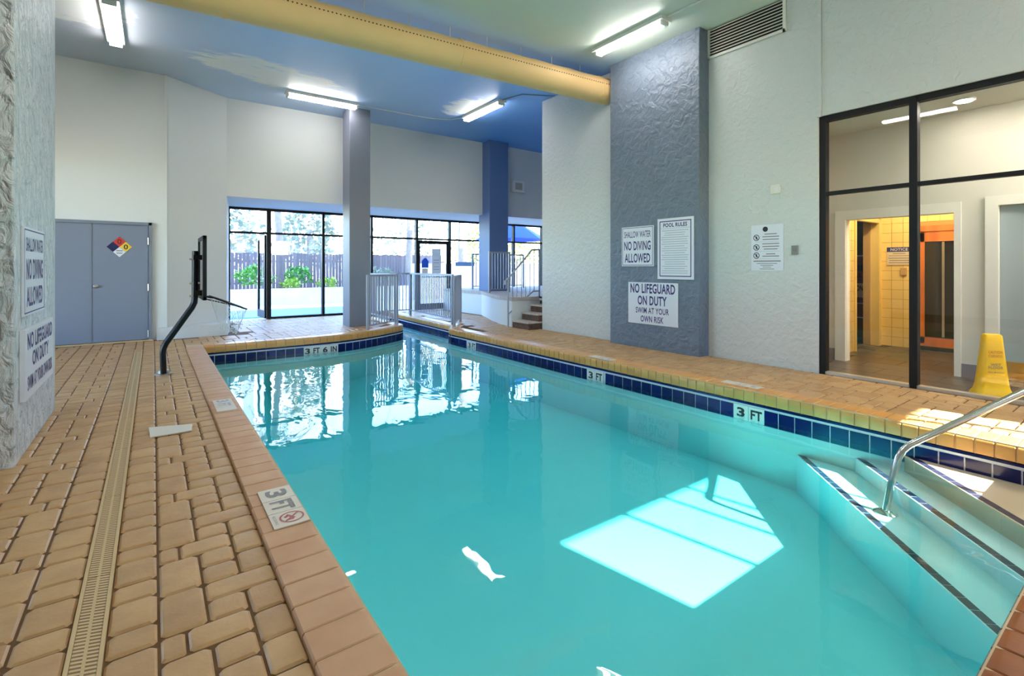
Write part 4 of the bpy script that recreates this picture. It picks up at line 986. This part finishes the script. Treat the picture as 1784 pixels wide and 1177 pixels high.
# wet floor cone
cn = thing('wet_floor_cone', (6.93, 1.20, 0), 'yellow wet floor caution cone standing behind the glass', 'cone')
def cone():
    secs = [(0.165, 0.0), (0.160, 0.02), (0.135, 0.06), (0.122, 0.12), (0.112, 0.22), (0.085, 0.50), (0.076, 0.60), (0.066, 0.615)]
    vs = []; fs = []
    fr = Vector((-0.80, -0.60, 0)); sd_ = Vector((0.60, -0.80, 0))          # one broad face looks at the viewer
    K = 16
    for rr, z in secs:
        for j in range(K):
            a = 2 * math.pi * j / K; ca, sa = math.cos(a), math.sin(a)
            ex = 0.45
            px_ = math.copysign(abs(ca) ** ex, ca) * rr; py_ = math.copysign(abs(sa) ** ex, sa) * rr * 0.62
            p = Vector((6.93, 1.20, z)) + sd_ * px_ + fr * py_; vs.append(tuple(p))
    for i in range(len(secs) - 1):
        for j in range(K): fs.append((i * K + j, i * K + (j + 1) % K, (i + 1) * K + (j + 1) % K, (i + 1) * K + j))
    fs += [tuple(range(K - 1, -1, -1)), tuple((len(secs) - 1) * K + j for j in range(K))]
    MB().add(vs, fs).build('body', 'cone_yellow', cn, smooth=True)
    for s_, z, w_, h_, m in (('CAUTION', 0.44, 0.115, 0.028, 'red_print'), ('CUIDADO', 0.40, 0.115, 0.026, 'red_print'), ('WET', 0.315, 0.085, 0.026, 'grey_ink'), ('FLOOR', 0.285, 0.12, 0.026, 'grey_ink'), ('PISO MOJADO', 0.235, 0.13, 0.02, 'grey_ink')):
        rr = 0.112 + (0.085 - 0.112) * (z - 0.22) / 0.28; slope = (0.085 - 0.112) * 0.62 / 0.28
        u = (Vector((0, 0, 1)) + fr * slope).normalized()
        text(s_, Vector((6.93, 1.20, z)) + fr * (rr * 0.62 + 0.003), sd_, u, w_, h_, m, cn, 0.01)
cone()

# ------------------------------------------------------------------ pool handrail
hr = thing('pool_handrail', (4.34, 1.317, -0.5), 'shiny stainless handrail rising from the pool steps', 'handrail')
hpts = []
def hpt(t, z): return (4.34 + t * 0.7071, 1.317 - t * 0.7071, z)
ctrl = [(0.0, -0.50), (0.035, -0.30), (0.065, -0.16), (0.085, -0.09), (0.115, -0.035), (0.16, 0.008), (0.22, 0.045), (0.30, 0.09), (0.60, 0.262), (0.90, 0.435), (1.25, 0.64), (1.33, 0.67), (1.40, 0.66), (1.45, 0.60), (1.47, 0.50), (1.47, 0.0)]
MB().tube([hpt(*c) for c in ctrl], 0.0235, 16).build('rail', 'steel', hr, smooth=True)
MB().lathe((4.34, 1.317, -0.5), [(0.075, 0), (0.075, 0.006), (0.05, 0.018), (0.026, 0.024)], 20).build('flange', 'steel', hr, smooth=True)
pe = hpt(1.47, 0.0); MB().lathe(pe, [(0.07, 0), (0.07, 0.006), (0.045, 0.018), (0.026, 0.024)], 20).build('flange', 'steel', hr, smooth=True)

# ------------------------------------------------------------------ outdoors
struct('floor_terrace', MB().box((-12, 13.70, -0.3), (60, 60, -0.06)), 'deck_out', 'pale outdoor terrace beyond the glazing')
op_ = thing('outdoor_pool', (3.5, 16.0, -0.05), 'shallow outdoor pool with pale water beyond the glazing', 'pool')
MB().prism([(-2, 14.6), (4.6, 14.6), (5.6, 15.4), (5.2, 17.0), (-2, 17.4)], -0.058, -0.05).build('pool_floor', 'pool_out', op_)
MB().prism([(-2, 14.6), (4.6, 14.6), (5.6, 15.4), (5.2, 17.0), (-2, 17.4)], -0.049, -0.03).build('pool_surface', 'water_out', op_)
MB().box((-12, 19.0, -0.06), (9.0, 19.5, 0.52)).build('planter_wall', 'concrete', label='long low pale planter wall behind the outdoor pool', cat='wall')
MB().box((-12, 19.5, -0.06), (9.0, 22.0, 0.35)).build('planter_soil', 'trunk', label='raised soil bed behind the planter wall', cat='soil')
MB().box((8.9, 19.2, -0.06), (26.0, 19.6, 1.45)).build('garden_wall', 'concrete', label='plain grey garden wall beyond the closed glass door', cat='wall')
fc = thing('garden_fence', (0, 22.3, 0.3), 'dark wooden picket fence behind the planter', 'fence')
pk = MB().box((-0.062, -0.015, 0), (0.062, 0.015, 1.55)).mesh('picket')
for i in range(110): link('picket', pk, 'fence_wood', (-3.0 + i * 0.135, 22.3, 0.30 + random.uniform(0, 0.05)), fc)
for z in (0.6, 1.5): MB().box((-3.1, 22.315, z), (12.0, 22.36, z + 0.08)).build('fence_rail', 'fence_wood', fc)
def shrub(x, y, z, r, h, m, label, n=260, ls=0.16, cat='shrub'):
    mb = MB()
    for i in range(n):
        a = random.uniform(0, 2 * math.pi); b = math.acos(random.uniform(-0.6, 1)); q = random.uniform(0.55, 1) 
        c = Vector((x + r * q * math.sin(b) * math.cos(a), y + r * q * math.sin(b) * math.sin(a), z + h * 0.52 + h * 0.48 * q * math.cos(b)))
        d = Vector((random.uniform(-1, 1), random.uniform(-1, 1), random.uniform(-0.4, 1))).normalized(); e = d.cross(Vector((random.random(), random.random(), random.random()))).normalized(); l = ls * random.uniform(0.6, 1.3)
        mb.add([c, c + d * l * 0.5 + e * l * 0.28, c + d * l, c + d * l * 0.5 - e * l * 0.28], [(0, 1, 2, 3)])
    t = thing('shrub' if cat == 'shrub' else 'tree', (x, y, z), label, cat)
    mb.build('foliage', m, t)
    MB().tube([(x, y, z), (x + 0.03, y, z + h * 0.6)], 0.04 if cat == 'shrub' else 0.14, 6).build('stem', 'trunk', t)
    return t
shrub(3.05, 20.5, 0.36, 0.68, 1.0, 'leaf_green', 'bright green leafy bush at the left end of the planter', 420)
shrub(4.20, 20.05, 0.36, 0.36, 0.5, 'leaf_lime', 'small lime green bush in the planter beside the open door', 240, 0.13)
shrub(4.75, 21.25, 0.36, 0.55, 1.0, 'leaf_green', 'second green bush behind the lime green one', 300)
shrub(5.6, 20.2, 0.36, 0.4, 0.5, 'leaf_lime', 'pale low bush behind the middle glass pane', 200, 0.13)
shrub(6.7, 20.2, 0.36, 0.40, 0.55, 'leaf_grey', 'pale grey green bush in the middle of the planter', 220, 0.13)
shrub(8.0, 20.8, 0.36, 0.7, 0.95, 'leaf_grey', 'rounded grey green bush near the right end of the planter', 320)
def palm(x, y, h, lean, label, z=0.3, r=0.17):
    t = thing('palm_tree', (x, y, z), label, 'palm')
    pts = [(x + lean * (i / 8) ** 1.5, y, z - 0.02 + h * i / 8) for i in range(9)]
    MB().tube(pts, r, 10, taper=r * 0.75).build('trunk', 'trunk', t, smooth=True)
    top = Vector(pts[-1])
    for k in range(13):
        a = 2 * math.pi * k / 13 + random.uniform(-.2, .2); L = random.uniform(1.5, 2.1); mb = MB(); el = random.uniform(0.0, 0.8)
        d = Vector((math.cos(a), math.sin(a), 0)); prev = None
        sp_ = [top + d * L * (j / 8) + Vector((0, 0, el * L * (j / 8) - 1.1 * L * (j / 8) ** 2 * 0.8)) for j in range(9)]
        mb.tube(sp_, 0.025, 4, taper=0.006); e = d.cross(Vector((0, 0, 1)))
        for j in range(1, 9):
            for s_ in (-1, 1):
                for q in (0, 0.5):
                    p = sp_[j - 1] + (sp_[j] - sp_[j - 1]) * q; l = 0.55 * (1 - 0.5 * j / 8)
                    mb.add([p, p + d * 0.05, p + e * s_ * l + d * 0.35 * l + Vector((0, 0, -0.25 * l))], [(0, 1, 2)])
        mb.build('frond', 'leaf_grey', t)
palm(4.5, 23.2, 5.2, -0.3, 'leaning palm outside the left far pane')
palm(7.9, 23.0, 6.0, 0.15, 'thin palm trunk seen through the wide middle pane')
palm(6.9, 31.4, 6.5, -0.1, 'second palm trunk behind the fence in the middle pane')
palm(9.6, 21.4, 3.6, 0.1, 'stout palm just left of the grey column')
palm(13.2, 22.6, 6.6, 0.0, 'tall pale palm trunk right of the grey column', r=0.25)
palm(20.5, 31.0, 6.0, 0.2, 'palm beyond the garden wall behind the right pane')
shrub(16.0, 24.5, -0.06, 2.2, 4.1, 'leaf_olive', 'sunlit yellowish tree above the garden wall', 900, 0.3, 'tree')
shrub(20.2, 27.0, -0.06, 2.0, 4.0, 'leaf_olive', 'sunlit tree above the garden wall right of the door', 700, 0.3, 'tree')
shrub(2.7, 25.5, -0.06, 2.0, 4.3, 'leaf_grey', 'hazy grey tree behind the fence at the far left', 800, 0.3, 'tree')
shrub(9.6, 30.8, -0.06, 2.6, 4.4, 'leaf_grey', 'hazy tree behind the fence in the middle', 900, 0.32, 'tree')
shrub(6.3, 25.9, -0.06, 1.3, 5.4, 'leaf_grey', 'tall hazy tree behind the fence left of the thin palm', 700, 0.3, 'tree')
shrub(11.4, 25.4, -0.06, 1.5, 4.8, 'leaf_grey', 'hazy tree behind the fence beside the grey column', 600, 0.3, 'tree')
shrub(24.5, 27.0, -0.06, 2.4, 3.6, 'leaf_olive', 'low tree outside the right end of the glazing', 700, 0.3, 'tree')
ob_ = thing('apartment_building', (10.5, 44, 0), 'pale apartment block in the distance behind the palms', 'building')
MB().box((6.5, 44, -0.06), (13.5, 50, 14)).build('wall', 'building_pale', ob_)
for i in range(5):
    for j in range(4): MB().box((7.0 + i * 1.3, 43.95, 1.2 + j * 3.0), (7.8 + i * 1.3, 44.01, 2.8 + j * 3.0)).build('window', 'hall_door', ob_)
um = thing('patio_umbrella', (12.2, 16.8, -0.06), 'bright blue patio umbrella outside at the right', 'umbrella')
MB().tube([(12.2, 16.8, -0.06), (12.2, 16.8, 3.2)], 0.025, 8).build('pole', 'lamp_housing', um)
cp = MB(); K = 8; cp.add([(12.2, 16.8, 3.35)] + [(12.2 + 1.5 * math.cos(2 * math.pi * j / K + .2), 16.8 + 1.5 * math.sin(2 * math.pi * j / K + .2), 2.45) for j in range(K)] + [(12.2, 16.8, 3.32)] + [(12.2 + 1.49 * math.cos(2 * math.pi * j / K + .2), 16.8 + 1.49 * math.sin(2 * math.pi * j / K + .2), 2.42) for j in range(K)],
    [(0, 1 + j, 1 + (j + 1) % K) for j in range(K)] + [(K + 1, K + 2 + (j + 1) % K, K + 2 + j) for j in range(K)] + [(1 + j, K + 2 + j, K + 2 + (j + 1) % K, 1 + (j + 1) % K) for j in range(K)])
cp.build('canopy', 'umbrella_blue', um)

flush_texts()
